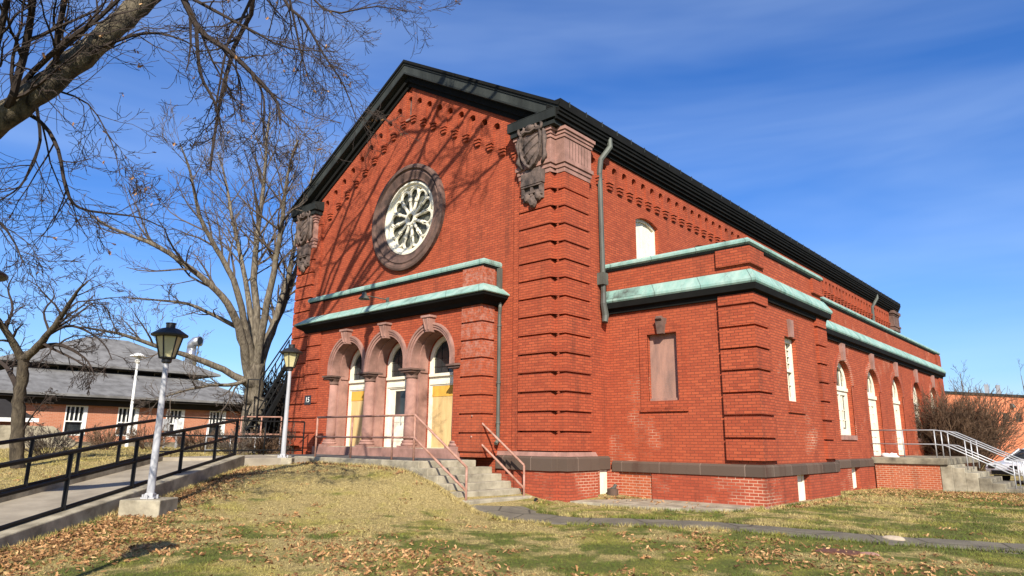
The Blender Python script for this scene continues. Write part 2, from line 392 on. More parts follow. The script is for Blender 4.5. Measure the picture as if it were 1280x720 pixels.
def strip(name, mat, cen, widths, lift=.03, sub=.35, edge=.03):
    """surfaced strip draped over the ground"""
    pts = []; 
    for i in range(len(cen) - 1):
        a, b = np.array(cen[i]), np.array(cen[i + 1]); m = max(1, int(np.linalg.norm(b - a) / sub))
        for q in range(m):
            t = q / m; pts.append((*(a + (b - a) * t), widths[i] + (widths[i + 1] - widths[i]) * t))
    pts.append((*cen[-1], widths[-1]))
    mb = MB(); K = 6; vs = []; rs = random.Random(3)
    for i, (x, y, w) in enumerate(pts):
        a = pts[max(i - 1, 0)]; b = pts[min(i + 1, len(pts) - 1)]
        d = np.array([b[0] - a[0], b[1] - a[1]]); d /= np.linalg.norm(d); nn = np.array([d[1], -d[0]])
        wl, wr = w / 2 + rs.uniform(-edge, edge), w / 2 + rs.uniform(-edge, edge)
        for q in range(K + 1):
            s = -wl + (wl + wr) * q / K; px, py = x + nn[0] * s, y + nn[1] * s
            vs.append((px, py, g1(px, py) + (lift if 0 < q < K else -.03)))
    fs = [(i * (K + 1) + q, i * (K + 1) + q + 1, (i + 1) * (K + 1) + q + 1, (i + 1) * (K + 1) + q) for i in range(len(pts) - 1) for q in range(K)]
    mb.add(vs, fs); return tag(mb.build(name, mat, smooth=False), kind='structure')
PATH = [(-.1, -1.75), (.6, -2.0), (1.4, -2.25), (2.4, -2.3), (3.6, -1.7), (4.85, -1.1), (6.3, -.85), (7.7, -.5), (9.45, .25), (13, 1.6), (20, 4), (40, 9)]
PW = [1.8, 1.5, 1.4, 1.3, 1.25, 1.2, 1.15, 1.15, 1.3, 1.3, 1.3, 1.3]
strip('path', 'path', PATH, PW, .022, .22, .09)
# pale concrete apron in the corner between church and side wing
mb = MB(); ap = [(.4, .25), (.42, 2.38), (4.1, 2.36), (4.35, 1.75), (3.9, .75), (2.4, .35)]
mb.prism(ap, -.12, .0); o = mb.build('concrete_apron', 'concrete', bevel=.01); tag(o, kind='structure')
# car park beyond the bush
mb = MB(); lot = [(6.4, 24.6), (11, 19.5), (30, 18), (60, 30), (60, 60), (6.4, 60)]
mb.add([(x, y, g1(x, y) + .03) for x, y in lot], [(0, 1, 2, 3)]); tag(mb.build('car_park', 'asphalt'), kind='structure')

# ================================================================== CHURCH
church = thing('brick_church', 'large red brick church with a gabled front, rose window and green copper cornices', 'church', (-6.4, 18, 0))
XC = -6.45
# ---- front gable wall
RZ = [12.3]
fp = frontP(.2)
ROSE = (-6.33, 8.82)
def slope(z0, x): return z0 - .58 * abs(x - XC)
gab = [(-12.9, -.6), (-.05, -.6), (-.05, slope(14.15, -.05)), (XC, 14.15), (-12.9, slope(14.15, -12.9))]
rosehole = [(ROSE[0] + 1.32 * math.cos(2 * PI * i / 48), ROSE[1] + 1.32 * math.sin(2 * PI * i / 48)) for i in range(48)]
slit = arch(-6.5, .12, 12.5, 13.25, 8)
doors = [arch(c, .77, 1.2, 3.82) for c in (-8.4, -6.3, -4.2)]
arcade = [[(x + .135 * math.cos(PI * q / 8), slope(13.27, x) - .05 + (.05 if 0 < q < 8 else 0) + .135 * math.sin(PI * q / 8)) for q in range(9)] for x in [-6.5 + sg * .535 * i for sg in (1, -1) for i in range(1, 10)]]
mb = MB(); mb.panel(fp, gab, [rosehole, slit] + doors + arcade, 0, -.35)
mb.build('front_wall', 'brick', church)
mb = MB(); mb.panel(frontP(.30), arch(-6.5, .12, 12.5, 13.22, 8), (), .0, -.05); mb.build('slit_window_pane', 'stone_gray', church)
mb = MB(); mb.box((-6.66, .14, 12.44), (-6.34, .3, 12.5)); mb.build('slit_window_sill', 'stone', church)
# ---- side walls / back / roof
LEN = 36.6
UW = [(4.91, 6.75, 8.40), (8.95, 6.75, 8.40)]
def segarch(c, hw, z0, z1, rise=.3, n=8):
    return [(c - hw, z0)] + [(c - hw + 2 * hw * i / n, z1 + rise * (1 - (2 * i / n - 1) ** 2)) for i in range(n + 1)] + [(c + hw, z0)]
mb = MB(); mb.panel(sideP(.12), rect(.55, LEN, -.6, 10.2), [segarch(c, .70, a, b, .17) for c, a, b in UW] + [[(y + .135 * math.cos(PI * q / 8), 9.53 + (.05 if 0 < q < 8 else 0) + .135 * math.sin(PI * q / 8)) for q in range(9)] for y in [1.85 + .565 * i for i in range(59)]], 0, -.3)
mb.build('side_wall', 'brick', church)
mb = MB(); mb.panel(lambda u, v, d: (-12.9 - d, u, v), rect(.55, LEN, -.6, 10.2), (), 0, -.3); mb.build('side_wall', 'brick', church)
mb = MB(); mb.panel(lambda u, v, d: (u, LEN + d, v), [(min(x + .17, .12) if x > -1 else x, z) for x, z in gab], (), .02, -.3); mb.build('back_wall', 'brick', church)
for c, a, b in UW:
    mb = MB(); P = sideP(.12)
    mb.panel(P, segarch(c, .70, a, b, .17), [segarch(c, .62, a + .08, b - .07, .15)], -.13, -.24)
    for q in (-.07,): mb.box((-.15, c - .05, a + .1), (-.07, c + .05, b + .05))
    w = mb.build('upper_window', 'white', church)
    mb = MB(); mb.panel(P, segarch(c, .63, a + .07, b - .06, .15), (), -.205, -.235); mb.build('shutter', 'white', w)
# roof
ez = 10.58
rx = XC + (14.63 - ez) / .58
mb = MB()
for sg in (1, -1):
    e = XC + sg * (rx - XC); 
    mb.hexa([(XC, -.22, 14.50), (e, -.22, ez - .13), (e, LEN + .3, ez - .13), (XC, LEN + .3, 14.50), (XC, -.22, 14.62), (e, -.22, ez - .01), (e, LEN + .3, ez - .01), (XC, LEN + .3, 14.62)])
mb.build('roof', 'trim_black', church)
# raking cornice: crown, fascia, bed mould, mitred at the ridge
rk = [(XC - (rx - XC), ez), (XC, 14.64), (rx, ez)]
Prk = lambda a, h, d: None
def rake(name, mat, d_out, d_in, h0, h1):
    mb = MB()
    # path travels right to left so that the right-hand side (outside of sweep) is up
    path = list(rk)
    sec = [(-h0, .2 - d_in), (-h0, .2 - d_out), (-h1, .2 - d_out), (-h1, .2 - d_in)]
    mb.sweep([(p[0], p[1]) for p in reversed(path)], [(-s[0] * -1, s[1]) for s in sec], False, lambda x, z, y: (x, y, z))
    return mb.build(name, mat, church)
rake('raking_cornice_crown', 'trim_black', .45, -.2, .01, .10)
rake('raking_cornice_lip', 'fascia', .41, -.2, .105, .17)
rake('raking_cornice_fascia', 'fascia_green', .38, -.2, .175, .42)
rake('raking_cornice_drip', 'fascia', .40, -.2, .425, .47)
rake('bed_moulding', 'trim_black', .20, -.1, .475, .66)
rake('bed_moulding', 'trim_black', .10, -.1, .662, .80)
# eaves gutters along both long sides
for sg in (1, -1):
    X = lambda o: (.12 + o) if sg > 0 else (-12.9 - o)
    mb = MB(); L0, L1 = -.20, LEN + .3
    def eb(o0, o1, z0, z1): mb.box((X(o0), L0, z0), (X(o1), L1, z1))
    eb(-.1, .41, 10.56, 10.70); eb(-.1, .37, 10.36, 10.555); eb(-.1, .33, 10.26, 10.355); eb(-.1, .27, 10.15, 10.255)
    mb.build('eaves_gutter', 'trim_black', church)
    mb = MB(); L0 = 1.5; eb(-.05, .20, 10.05, 10.145); eb(-.05, .11, 9.94, 10.045); mb.build('eaves_bed_moulding', 'trim_black', church)
    for i in range(46 if sg > 0 else 0):
        y = .2 + i * .8; MB().box((X(.406), y, 10.56), (X(.425), y + .03, 10.73)).build('gutter_strap', 'fascia_green', church)
# horizontal cornice returns over the corner pilasters
for sg in (1, -1):
    mx = (lambda x: x) if sg > 0 else (lambda x: 2 * XC - x)
    mb = MB(); mb.box((mx(-1.33), -.20, 10.035), (mx(.30), .35, 10.195)); mb.box((mx(-1.40), -.26, 10.20), (mx(.36), .35, 10.46))
    mb.build('cornice_return', 'fascia', church)
    mb = MB(); a, b = mx(-1.40), mx(.36)
    mb.hexa([(a, -.265, 10.465), (b, -.265, 10.465), (b, .18, 10.465), (a, .18, 10.465), (a, -.265, 10.485), (b, -.265, 10.485), (b, .18, 10.58), (a, .18, 10.58)])
    mb.build('cornice_return_top', 'fascia', church)

# ---- arcaded corbel table
SP = .535
def corbels(P, mb, c, z, pw, dep):
    """three stepped courses closing a pendant: c along wall, z bottom of pendant"""
    for i, q in enumerate((.72, .46, .22)):
        mb.panel(P, rect(c - pw * (1 - .12 * i) / 2, c + pw * (1 - .12 * i) / 2, z - .06 * (i + 1) - .032 * i, z - .06 * i - .032 * i - .002), (), dep * (1.15, .95, .7)[i], -.02)
        if i: mb.panel(P, rect(c - pw * .4, c + pw * .4, z - .06 * i - .032 * i - .002, z - .06 * i - .032 * (i - 1) - .002), (), dep * .1, -.02)
mbF, mbC = MB(), MB()
HW, DEP = .142, .05
XF = -6.5
for sg in (1, -1):
    for i in range(0, 10):
        # bay i: arch at x_i; pendant between i and i+1
        x = XF + sg * SP * i; zt = slope(13.27, x)
        if i == 0 and sg < 0: continue
        if i > 0:
            tl = [(x - HW, slope(13.85, x - HW)), (x - HW, zt)] + [(x - HW * math.cos(PI * q / 8), zt + HW * math.sin(PI * q / 8)) for q in range(1, 8)] + [(x + HW, zt), (x + HW, slope(13.85, x + HW))]
            mbF.panel(fp, tl, (), DEP, -.03)
    for i in range(0, 10):
        xa = XF + sg * (SP * i + HW); xb = XF + sg * (SP * (i + 1) - HW); xm = (xa + xb) / 2
        zb = slope(12.68, xm)
        lo, hi = min(xa, xb), max(xa, xb)
        mbF.panel(fp, [(lo, zb), (hi, zb), (hi, slope(13.85, hi)), (lo, slope(13.85, lo))], (), DEP + .001, -.03)
        mbC = MB(); corbels(fp, mbC, xm, zb, hi - lo, .11); mbC.build('corbel', 'brick', church)
mbF.build('corbel_table', 'brick', church)
mbF, mbC = MB(), MB(); P = sideP(.12); y = 1.85; SPS = .565
while y < LEN - 1.6:
    z = 9.58
    mbF.panel(P, [(y - HW, 9.97), (y - HW, z)] + [(y - HW * math.cos(PI * q / 8), z + HW * math.sin(PI * q / 8)) for q in range(1, 8)] + [(y + HW, z), (y + HW, 9.97)], (), DEP, -.03)
    mbF.panel(P, rect(y + HW, y + SPS - HW, 9.18, 9.97), (), DEP + .001, -.03)
    mbC = MB(); corbels(P, mbC, y + SPS / 2, 9.18, SPS - 2 * HW, .11); mbC.build('corbel', 'brick', church); y += SPS
mbF.build('corbel_table', 'brick', church)

# ---- corner pilasters with rusticated bands
def rust(name, plan, core, z0, z1, step, gap, mat='brick', start=None):
    mb = MB(); z = z0 if start is None else start
    zs = []
    while z < z1 - .08:
        zz = min(z + step - gap, z1); zs.append((z, zz)); z += step
    for a, b in zs: mb.prism(plan, a, b)
    o = mb.build(name, mat, church, bevel=.006)
    mb = MB(); mb.prism(core, z0, z1); c = mb.build('joint_core', mat, o); return o
def mirror(pl): return [(2 * XC - x, y) for x, y in pl]
NPLAN = [(-1.13, .21), (-1.13, 0), (0, 0), (0, .23), (.32, .23), (.32, 1.42), (.11, 1.42), (.11, .21)]
NCORE = [(-1.04, .205), (-1.04, .09), (-.09, .09), (-.09, .32), (.23, .32), (.23, 1.33), (.105, 1.33), (.105, .205)]
for m in (lambda p: p, mirror):
    rust('corner_pilaster', m(NPLAN), m(NCORE), 1.2, 8.72, .505, .05)
    mb = MB(); mb.prism(m([(-1.42, .21), (-1.42, .1), (-1.14, .1), (-1.14, .21)]), 1.1, 10.0); mb.build('pilaster_backing', 'brick', church)
    # sandstone capital
    def off(o): return m([(-1.13 - o, .2), (-1.13 - o, -o), (o, -o), (o, .23 - o), (.32 + o, .23 - o), (.32 + o, 1.42 + o), (.1, 1.42 + o), (.1, .2)])
    mb = MB()
    for z0, z1, o in ((8.73, 8.86, .02), (8.862, 8.98, .05), (8.982, 9.10, .09), (9.102, 9.74, .04), (9.742, 9.84, .07), (9.842, 9.93, .10), (9.932, 10.03, .14)): mb.prism(off(o), z0, z1)
    mb.build('pilaster_capital', 'stone', church, bevel=.008)
    mb = MB(); mx = (lambda x: x) if m is not mirror else (lambda x: 2 * XC - x)
    for i in range(7):
        y = .42 + i * .14; mb.box((mx(.3605), y, 9.16), (mx(.366), y + .012, 9.70))
    mb.build('capital_grooves', 'stone_dark', church)
# carved shields on the front of each pilaster
def shield(cx):
    P = frontP(0); cz = 9.52
    out = [(-.36, .52), (-.2, .58), (0, .52), (.2, .58), (.36, .52), (.40, .3), (.38, 0), (.30, -.28), (.16, -.5), (0, -.62), (-.16, -.5), (-.30, -.28), (-.38, 0), (-.40, .3)]
    mb = MB(); n = len(out); vs = []
    for sc, d in ((1, .02), (1, .22), (.88, .22), (.86, .13), (.55, .19), (.2, .215)):
        for x, z in out: vs.append(P(cx + x * sc, cz + z * sc, d))
    fs = [(q * n + i, q * n + (i + 1) % n, (q + 1) * n + (i + 1) % n, (q + 1) * n + i) for q in range(5) for i in range(n)]
    fs.append(tuple(5 * n + i for i in range(n))); fs.append(tuple(reversed(range(n))))
    mb.add(vs, fs)
    oo = [P(cx + x * .95, cz + z * .95, .22) for x, z in out]; mb.tube(oo + [oo[0]], .035, 6)
    for i in range(3):
        zc = cz + .22 - i * .27; w = (.31, .29, .2)[i]
        mb.tube([P(cx - w, zc - .14, .15), P(cx - w * .35, zc - .05, .205), P(cx + w * .35, zc + .08, .205), P(cx + w, zc + .2, .15)], .035, 6)
    sh = mb.build('carved_shield', 'stone_gray', church, smooth=False)
    mb = MB()
    for sx in (-1, 1):
        cc = (cx + sx * .30, cz + .62)
        mb.tube([P(cc[0] + sx * .13 * math.cos(t) * (1 - t / 9), cc[1] + .13 * math.sin(t) * (1 - t / 9), .22) for t in np.linspace(-1.5, 5.2, 18)], .045, 6)
        mb.tube([P(cx + sx * .43, cz + .5, .13), P(cx + sx * .50, cz + .2, .17), P(cx + sx * .45, cz - .1, .13), P(cx + sx * .5, cz - .3, .15), P(cx + sx * .36, cz - .52, .12)], [.05, .075, .05, .07, .04], 6)
    mb.lathe([(.02, -.1), (.17, -.06), (.22, .03), (.17, .14), (.03, .2)], k=12, P=lambda x, y, z: P(cx + x, cz + .62 + y * .7, .1 + z))
    mb.build('scrollwork', 'stone_gray', sh, smooth=True)
    mb = MB(); mb.panel(P, [(cx - .4, 8.45), (cx + .38, 8.45), (cx + .40, 8.83), (cx - .38, 8.83)], (), .16, .0)
    mb.panel(P, rect(cx - .28, cx + .28, 8.835, 8.93), (), .12, .0); mb.build('plaque', 'stone_gray', sh, bevel=.015)
    mb = MB()
    for dx, dz, r in ((-.2, 8.13, .13), (.2, 8.13, .13), (0, 7.97, .14)):
        mb.lathe([(.01, -r * .9), (r * .75, -r * .5), (r, 0), (r * .7, r * .7), (.01, r)], k=10, P=lambda x, y, z, dx=dx, dz=dz: P(cx + dx + x, dz + y * 1.35, .06 + z * .8))
    for dx in (-.34, -.02, .30): mb.box((cx + dx - .045, -.12, 8.12), (cx + dx + .045, 0, 8.46))
    mb.box((cx - .38, -.14, 8.40), (cx + .35, 0, 8.46)); mb.box((cx - .38, -.05, 8.02), (cx + .35, 0, 8.40)); mb.box((cx - .36, -.13, 8.2), (cx + .33, 0, 8.25))
    mb.build('carved_pendant', 'stone_gray', sh, smooth=False)
shield(-.56); shield(2 * XC + .56)

# ---- rose window
P = frontP(.2)
def ring_lathe(prof, c, k=64):
    mb = MB(); n = len(prof); vs = []; fs = []
    for r, d in prof:
        for j in range(k): vs.append(P(c[0] + r * math.cos(2 * PI * j / k), c[1] + r * math.sin(2 * PI * j / k), d))
    for i in range(n):
        for j in range(k): fs.append((i * k + j, i * k + (j + 1) % k, ((i + 1) % n) * k + (j + 1) % k, ((i + 1) % n) * k + j))
    return mb.add(vs, fs)
rose = ring_lathe([(1.86, -.05), (1.86, .13), (1.80, .16), (1.72, .16), (1.68, .09), (1.64, .09), (1.60, .12), (1.40, .055), (1.34, .055), (1.27, -.12), (1.27, -.3), (1.4, -.3)], ROSE).build('rose_window_surround', 'stone_rose', church)
mb = MB()
for j in range(20):
    a = 2 * PI * (j + .4) / 20; ca, sa = math.cos(a), math.sin(a)
    q = [(ROSE[0] + r * ca - w * sa, ROSE[1] + r * sa + w * ca) for r, w in ((1.37, -.007), (1.66, -.007), (1.66, .007), (1.37, .007))]
    mb.panel(P, q, (), .1 , .05)
rw = thing('rose_window', None, None, (0, 0, 0)); COL.objects.unlink(rw); bpy.data.objects.remove(rw)
ring_lathe([(1.29, -.27), (1.29, -.01), (1.22, .0), (1.18, -.07), (1.12, -.08), (1.08, -.15), (1.08, -.27)], ROSE).build('rose_frame', 'white', rose)
mb = MB(); NP = 12
def pol(r, a): return (ROSE[0] + r * math.cos(a), ROSE[1] + r * math.sin(a))
for i in range(NP):
    a = 2 * PI * i / NP + .13
    mb.tube([P(*pol(.22, a), -.14), P(*pol(.66, a), -.14)], [.058, .05], 8)
    mb.tube([P(*pol(.62, a), -.12), P(*pol(.72, a), -.12)], [.065, .07], 8)
    b = a + 2 * PI / NP; mid = (a + b) / 2
    # pointed petal between neighbouring spokes
    for s0, s1 in ((a, mid), (b, mid)):
        pts = []
        for t in np.linspace(0, 1, 9):
            r = .68 + .40 * math.sin(t * PI / 2) ** .9
            w = (1 - t ** 2.3) * (1 + .16 * math.sin(PI * min(1, t * 1.3)))
            pts.append(P(*pol(r, mid + (s0 - mid) * w * .88), -.14))
        mb.tube(pts, [.056] * 9, 6)
ringpoly(P, mb, ROSE, .16, .25, -.07, -.2, 0, 2 * PI, 32)
mb.build('rose_tracery', 'white', rose)
mb = MB(); mb.panel(P, [pol(1.2, 2 * PI * i / 40) for i in range(40)], (), -.23, -.25); mb.build('rose_glass', 'glass_rose', rose)

# ---- stone base course and brick base, broken where cellar windows sit
def base(path, mat='brick_base', o=.06, z0=-.6, z1=.70): 
    mb = MB(); mb.sweep(path, [(-.12, z0), (o, z0), (o, z1), (-.12, z1)]); mb.build('base_wall', mat, church)
def band(path, z0=.705, z1=1.06, o=.11):
    mb = MB(); mb.sweep(path, [(-.1, z0), (o, z0), (o, z1 - .05), (o - .05, z1), (-.1, z1)]); mb.build('stone_band', 'band', church, bevel=.006)
PM = [(-2.0, .2), (-1.42, .2), (-1.42, .1), (-1.14, .1), (-1.14, 0), (0, 0), (0, .23), (.32, .23), (.32, 1.44), (.12, 1.44)]
base(PM + [(.12, 1.88)]); base([(.12, 2.27), (.12, 2.44)])
band(PM + [(.12, 2.33)])
mb = MB(); mb.sweep(PM, [(-.1, 1.062), (.07, 1.062), (.03, 1.17), (-.1, 1.17)]); mb.build('stone_band_top', 'stone', church)
mb = MB(); mb.box((.1, 1.89, -.02), (.15, 2.26, .69)); mb.build('cellar_window_panel', 'white', church)
AX0, AX1, AY0, AY1, WX, WY1 = .12, 4.42, 2.45, 7.75, 3.5, 30.1
base([(.12, AY0), (.46, AY0)]); 
base([(1.47, AY0), (AX1, AY0), (AX1, 4.47)]); base([(AX1, 5.40), (AX1, AY1), (AX1 - .3, AY1)])
base([(WX, AY1), (WX, 12.25)]); base([(WX, 13.2), (WX, 23)]); base([(WX, 24), (WX, WY1), (.4, WY1)])
band([(.26, AY0), (AX1, AY0), (AX1, AY1), (AX1 - .3, AY1)], .66, .94, .10); band([(WX, AY1), (WX, WY1), (.4, WY1)], .66, .94, .10)
for P, a, b in ((sideP(AX1), 4.48, 5.39), (sideP(WX), 12.26, 13.19), (sideP(WX), 23.01, 23.99)):
    mb = MB(); mb.panel(P, rect(a - .03, b + .03, -.1, .655), [], -.13, -.18)
    mb.panel(P, rect(a + .02, a + .1, -.05, .65), (), -.09, -.14); mb.panel(P, rect(b - .1, b - .02, -.05, .65), (), -.09, -.14); mb.build('cellar_window_panel', 'white', church)
mb = MB(); mb.panel(frontP(AY0), rect(.47, 1.46, -.1, .65), (), .008, -.05); mb.build('bricked_up_opening', 'brick_stoop', church)
mb = MB(); mb.sweep([(1.5, AY0), (AX1, AY0), (AX1, AY1)], [(0, -.3), (.10, -.3), (.10, -.03), (.08, .005), (0, .005)]); mb.build('footing', 'stone', church)

# ---- entrance porch
PY = -.45; PL, PR = -10.9, -2.05
Pp = frontP(PY); CXS = (-8.4, -6.3, -4.2); ZS = 3.82; ZT = 5.2
out = [(-10.05, 1.2), (-9.42, 1.2), (-9.42, 3.56)]
for c in CXS:
    out += [(c - 1.02, 3.56)] if c != CXS[0] else []
    out += [(c - 1.02 * math.cos(PI * i / 20), ZS + 1.02 * math.sin(PI * i / 20)) for i in range(21)]
    out += [(c + 1.02, 3.56)]
out += [(-3.18, 1.2), (-2.9, 1.2), (-2.9, 6.30), (-10.05, 6.30)]
mb = MB(); mb.panel(Pp, out, (), 0, -.3); mb.build('porch_wall', 'brick', church)
MB().box((PR - .02, PY + .1, 1.0), (PR - .3, .2, 6.30)).build('porch_side_wall', 'brick', church); MB().box((PL + .02, PY + .1, 1.0), (PL + .3, .2, 6.30)).build('porch_side_wall', 'brick', church)
mb = MB(); mb.box((PL + .3, PY + .3, 6.0), (PR - .3, .2, 6.2)); mb.build('porch_roof', 'fascia', church)
def band_plan(a, b, y0, y1): return [(a, y0), (b, y0), (b, y1), (a, y1)]
rust('porch_pilaster', band_plan(-2.86, PR + .02, PY - .05, .0), band_plan(-2.84, PR - .03, PY + .0, .15), 1.0, 5.2, .51, .05, 'brick_white', 1.15)
rust('porch_pilaster', band_plan(PL - .02, -10.08, PY - .05, .0), band_plan(PL + .03, -10.1, PY + .0, .15), 1.0, 5.2, .51, .05, 'brick', 1.15)
for a, b, m in ((-2.86, PR + .02, 'brick_white'), (PL - .02, -10.08, 'brick')): MB().box((a, PY - .045, 5.76), (b, .0, 6.28)).build('parapet_pier', m, church)
# stone vestibule: piers and barrel vaults behind the columns
mb = MB(); mb.panel(frontP(-.16), rect(-9.6, -3.0, 1.2, 5.1), [arch(c, .81, 1.2001, ZS) for c in CXS], 0, -.355); mb.build('vestibule_stonework', 'stone', church)
for c in CXS:   # moulded impost on each jamb
    for s in (-1, 1): MB().box((c + s * .815, -.14, 3.46), (c + s * .765, .15, 3.56)).build('impost_moulding', 'stone', church)
for c in CXS:
    mb = MB()
    for r0, r1, d in ((.845, .92, .02), (.92, .99, .05), (.99, 1.055, .08)): ringpoly(Pp, mb, (c, ZS), r0, r1, d, -.28)
    for s in (-1, 1):
        for r0, r1, d in ((.845, .92, .02), (.92, .99, .05), (.99, 1.048, .08)):
            a, b = c + s * r0, c + s * r1
            mb.panel(Pp, rect(min(a, b), max(a, b), 3.575, ZS), (), d, -.28)
    av = mb.build('archivolt', 'stone', church)
    mb = MB(); Pk = Pp
    mb.hexa([Pk(c - .10, 4.58, -.1), Pk(c + .10, 4.58, -.1), Pk(c + .10, 4.58, .16), Pk(c - .10, 4.58, .16), Pk(c - .17, 5.0, -.1), Pk(c + .17, 5.0, -.1), Pk(c + .17, 5.0, .24), Pk(c - .17, 5.0, .24)])
    mb.panel(Pk, rect(c - .21, c + .21, 5.0, 5.07), (), .27, -.1)
    for s in (-.06, .06): mb.tube([Pk(c + s, 4.64, .17), Pk(c + s * 1.3, 4.8, .21), Pk(c + s * 1.6, 4.97, .25)], .03, 6)
    mb.build('keystone', 'stone', av, bevel=.01)
COLX = (-9.45, -7.35, -5.25, -3.15)
for i, x in enumerate(COLX):
    hw = .25 if i in (1, 2) else .22
    mb = MB(); mb.lathe([(.185, 1.42), (.195, 1.7), (.19, 2.1), (.168, 3.28)], (x, -.24, 0), 28)
    o = mb.build('porch_column', 'stone', church, smooth=True)
    mb = MB(); mb.box((x - .27, -.51, 1.2), (x + .27, .03, 1.27)); mb.lathe([(.25, 1.27), (.27, 1.30), (.25, 1.34), (.225, 1.36), (.24, 1.39), (.21, 1.43)], (x, -.24, 0), 24); mb.build('column_base', 'stone', o)
    mb = MB(); mb.lathe([(.185, 3.28), (.205, 3.30), (.19, 3.33), (.19, 3.38), (.25, 3.46)], (x, -.24, 0), 24)
    mb.box((x - hw, -.50, 3.46), (x + hw, .02, 3.52)); mb.box((x - hw - .05, -.55, 3.522), (x + hw + .05, .02, 3.575)); mb.build('column_capital', 'stone_rose', o)
mb = MB(); mb.box((-10.05, -.535, .93), (-2.88, .4, 1.199)); mb.build('door_sill', 'stone', church, bevel=.012)
for c in CXS: MB().box((c - .70, -.50, 1.15), (c + .70, .2, 1.212)).build('worn_threshold', 'concrete', church, bevel=.008)
# doors
YD = .24
for i, c in enumerate(CXS):
    P = frontP(YD); mb = MB()
    mb.panel(P, arch(c, .78, 1.2, ZS), [arch(c, .62, 3.42, ZS), rect(c - .62, c + .62, 1.22, 3.06)], .02, -.08)
    mb.panel(P, rect(c - .72, c + .72, 3.34, 3.43), (), .09, .0); mb.panel(P, rect(c - .70, c + .70, 3.1, 3.2), (), .05, .0)
    d = mb.build('entrance_door', 'white', church)
    mb = MB(); mb.panel(P, arch(c, .66, 3.38, ZS), (), -.05, -.07); mb.build('fanlight_pane', 'glass', d)
    mb = MB()
    for q in (-.3, 0, .3): mb.panel(P, rect(c + q - .008, c + q + .008, 3.42, ZS + math.sqrt(max(.01, .62 ** 2 - q * q))), (), -.03, -.05)
    for zq in (3.65, 3.9, 4.15): 
        w = .62 if zq < ZS else math.sqrt(.62 ** 2 - (zq - ZS) ** 2); mb.panel(P, rect(c - w, c + w, zq - .007, zq + .007), (), -.031, -.049)
    mb.build('fanlight_bars', 'lantern', d)
    if i == 1:
        mb = MB(); mb.panel(P, rect(c - .62, c + .62, 1.22, 3.06), [rect(c - .36, c + .36, 2.2, 2.98)], -.02, -.06)
        mb.panel(P, rect(c - .46, c + .46, 1.4, 2.05), [rect(c - .40, c + .40, 1.46, 1.99)], -.008, -.03)
        dl = mb.build('door_leaf', 'white', d)
        mb = MB(); mb.panel(P, rect(c - .37, c + .37, 2.19, 2.99), (), -.045, -.058); mb.build('door_pane', 'glass', dl)
        mb = MB(); mb.tube([P(c + .05, 2.2, .0), P(c + .05, 2.2, .05), P(c + .05, 1.95, .05), P(c + .05, 1.95, .0)], .015, 6); mb.build('handle', 'galv', dl)
    else:
        mb = MB(); mb.panel(P, rect(c - .60, c + .62, 1.22, 2.73), (), .0, -.05); mb.build('weathered_plywood_sheet', 'ply', d)
        mb = MB(); mb.panel(P, rect(c - .615, c + .60, 2.735, 3.05), (), .012, -.05); mb.build('yellow_plywood_sheet', 'ply_new', d)
# copper porch cornice and coping
pth = [(PL, .2), (PL, PY), (PR, PY), (PR, .2)]
mb = MB(); mb.sweep(pth, [(-.1, 5.45), (.38, 5.45), (.41, 5.47), (.41, 5.50), (.05, 5.77), (-.1, 5.77)]); mb.build('porch_copper_cornice', 'copper', church)
mb = MB(); mb.sweep(pth, [(-.05, 5.18), (.10, 5.18), (.16, 5.27), (.34, 5.38), (.37, 5.445), (-.05, 5.445)]); mb.build('porch_cornice_soffit', 'trim_black', church)  # black moulding hangs low, its colour standing in for shade under the lip
mb = MB(); mb.sweep(pth, [(-.35, 6.34), (.08, 6.34), (.10, 6.38), (.10, 6.45), (.05, 6.50), (-.35, 6.52)]); mb.build('porch_coping', 'copper', church)
mb = MB(); mb.sweep(pth, [(-.3, 6.285), (.05, 6.285), (.06, 6.335), (-.3, 6.335)]); mb.build('coping_drip', 'trim_black', church)
# flood lamp on an arm over the arches
fl = [(-6.37, PY, 5.86), (-6.37, PY - .8, 5.86)]
mb = MB(); mb.tube(fl, .018, 6); mb.box((-6.44, PY - .03, 5.79), (-6.30, PY, 5.93)); fo = mb.build('flood_lamp_arm', 'downspout', church)
mb = MB(); mb.lathe([(.03, .12), (.07, .10), (.08, .02), (.17, -.08), (.18, -.11), (.02, -.11)], (-6.37, PY - .93, 5.84), 16); mb.build('flood_lamp_shade', 'downspout', fo, smooth=True)
# house number plate
mb = MB(); mb.box((-10.76, PY - .075, 2.62), (-10.38, PY - .055, 2.94)); hn = mb.build('number_plate', 'plaque', church)
cu = bpy.data.curves.new('number_text', 'FONT'); cu.body = '15'; cu.size = .26; cu.align_x = 'CENTER'; cu.align_y = 'CENTER'; cu.extrude = .003
to = bpy.data.objects.new('number_digits', cu); COL.objects.link(to)
to.matrix_world = Matrix.Translation((-10.57, PY - .079, 2.78)) @ Matrix.Rotation(PI / 2, 4, 'X')
cu.materials.append(MAT['white_clean']); bpy.context.view_layer.update()
dg = bpy.context.evaluated_depsgraph_get(); me = bpy.data.meshes.new_from_object(to.evaluated_get(dg)); mw = to.matrix_world.copy()
bpy.data.objects.remove(to); me.transform(mw); no = bpy.data.objects.new('number_digits', me); COL.objects.link(no); no.parent = hn
no.matrix_parent_inverse = Matrix.Identity(4)
bpy.context.view_layer.update(); no.matrix_parent_inverse = hn.matrix_world.inverted()
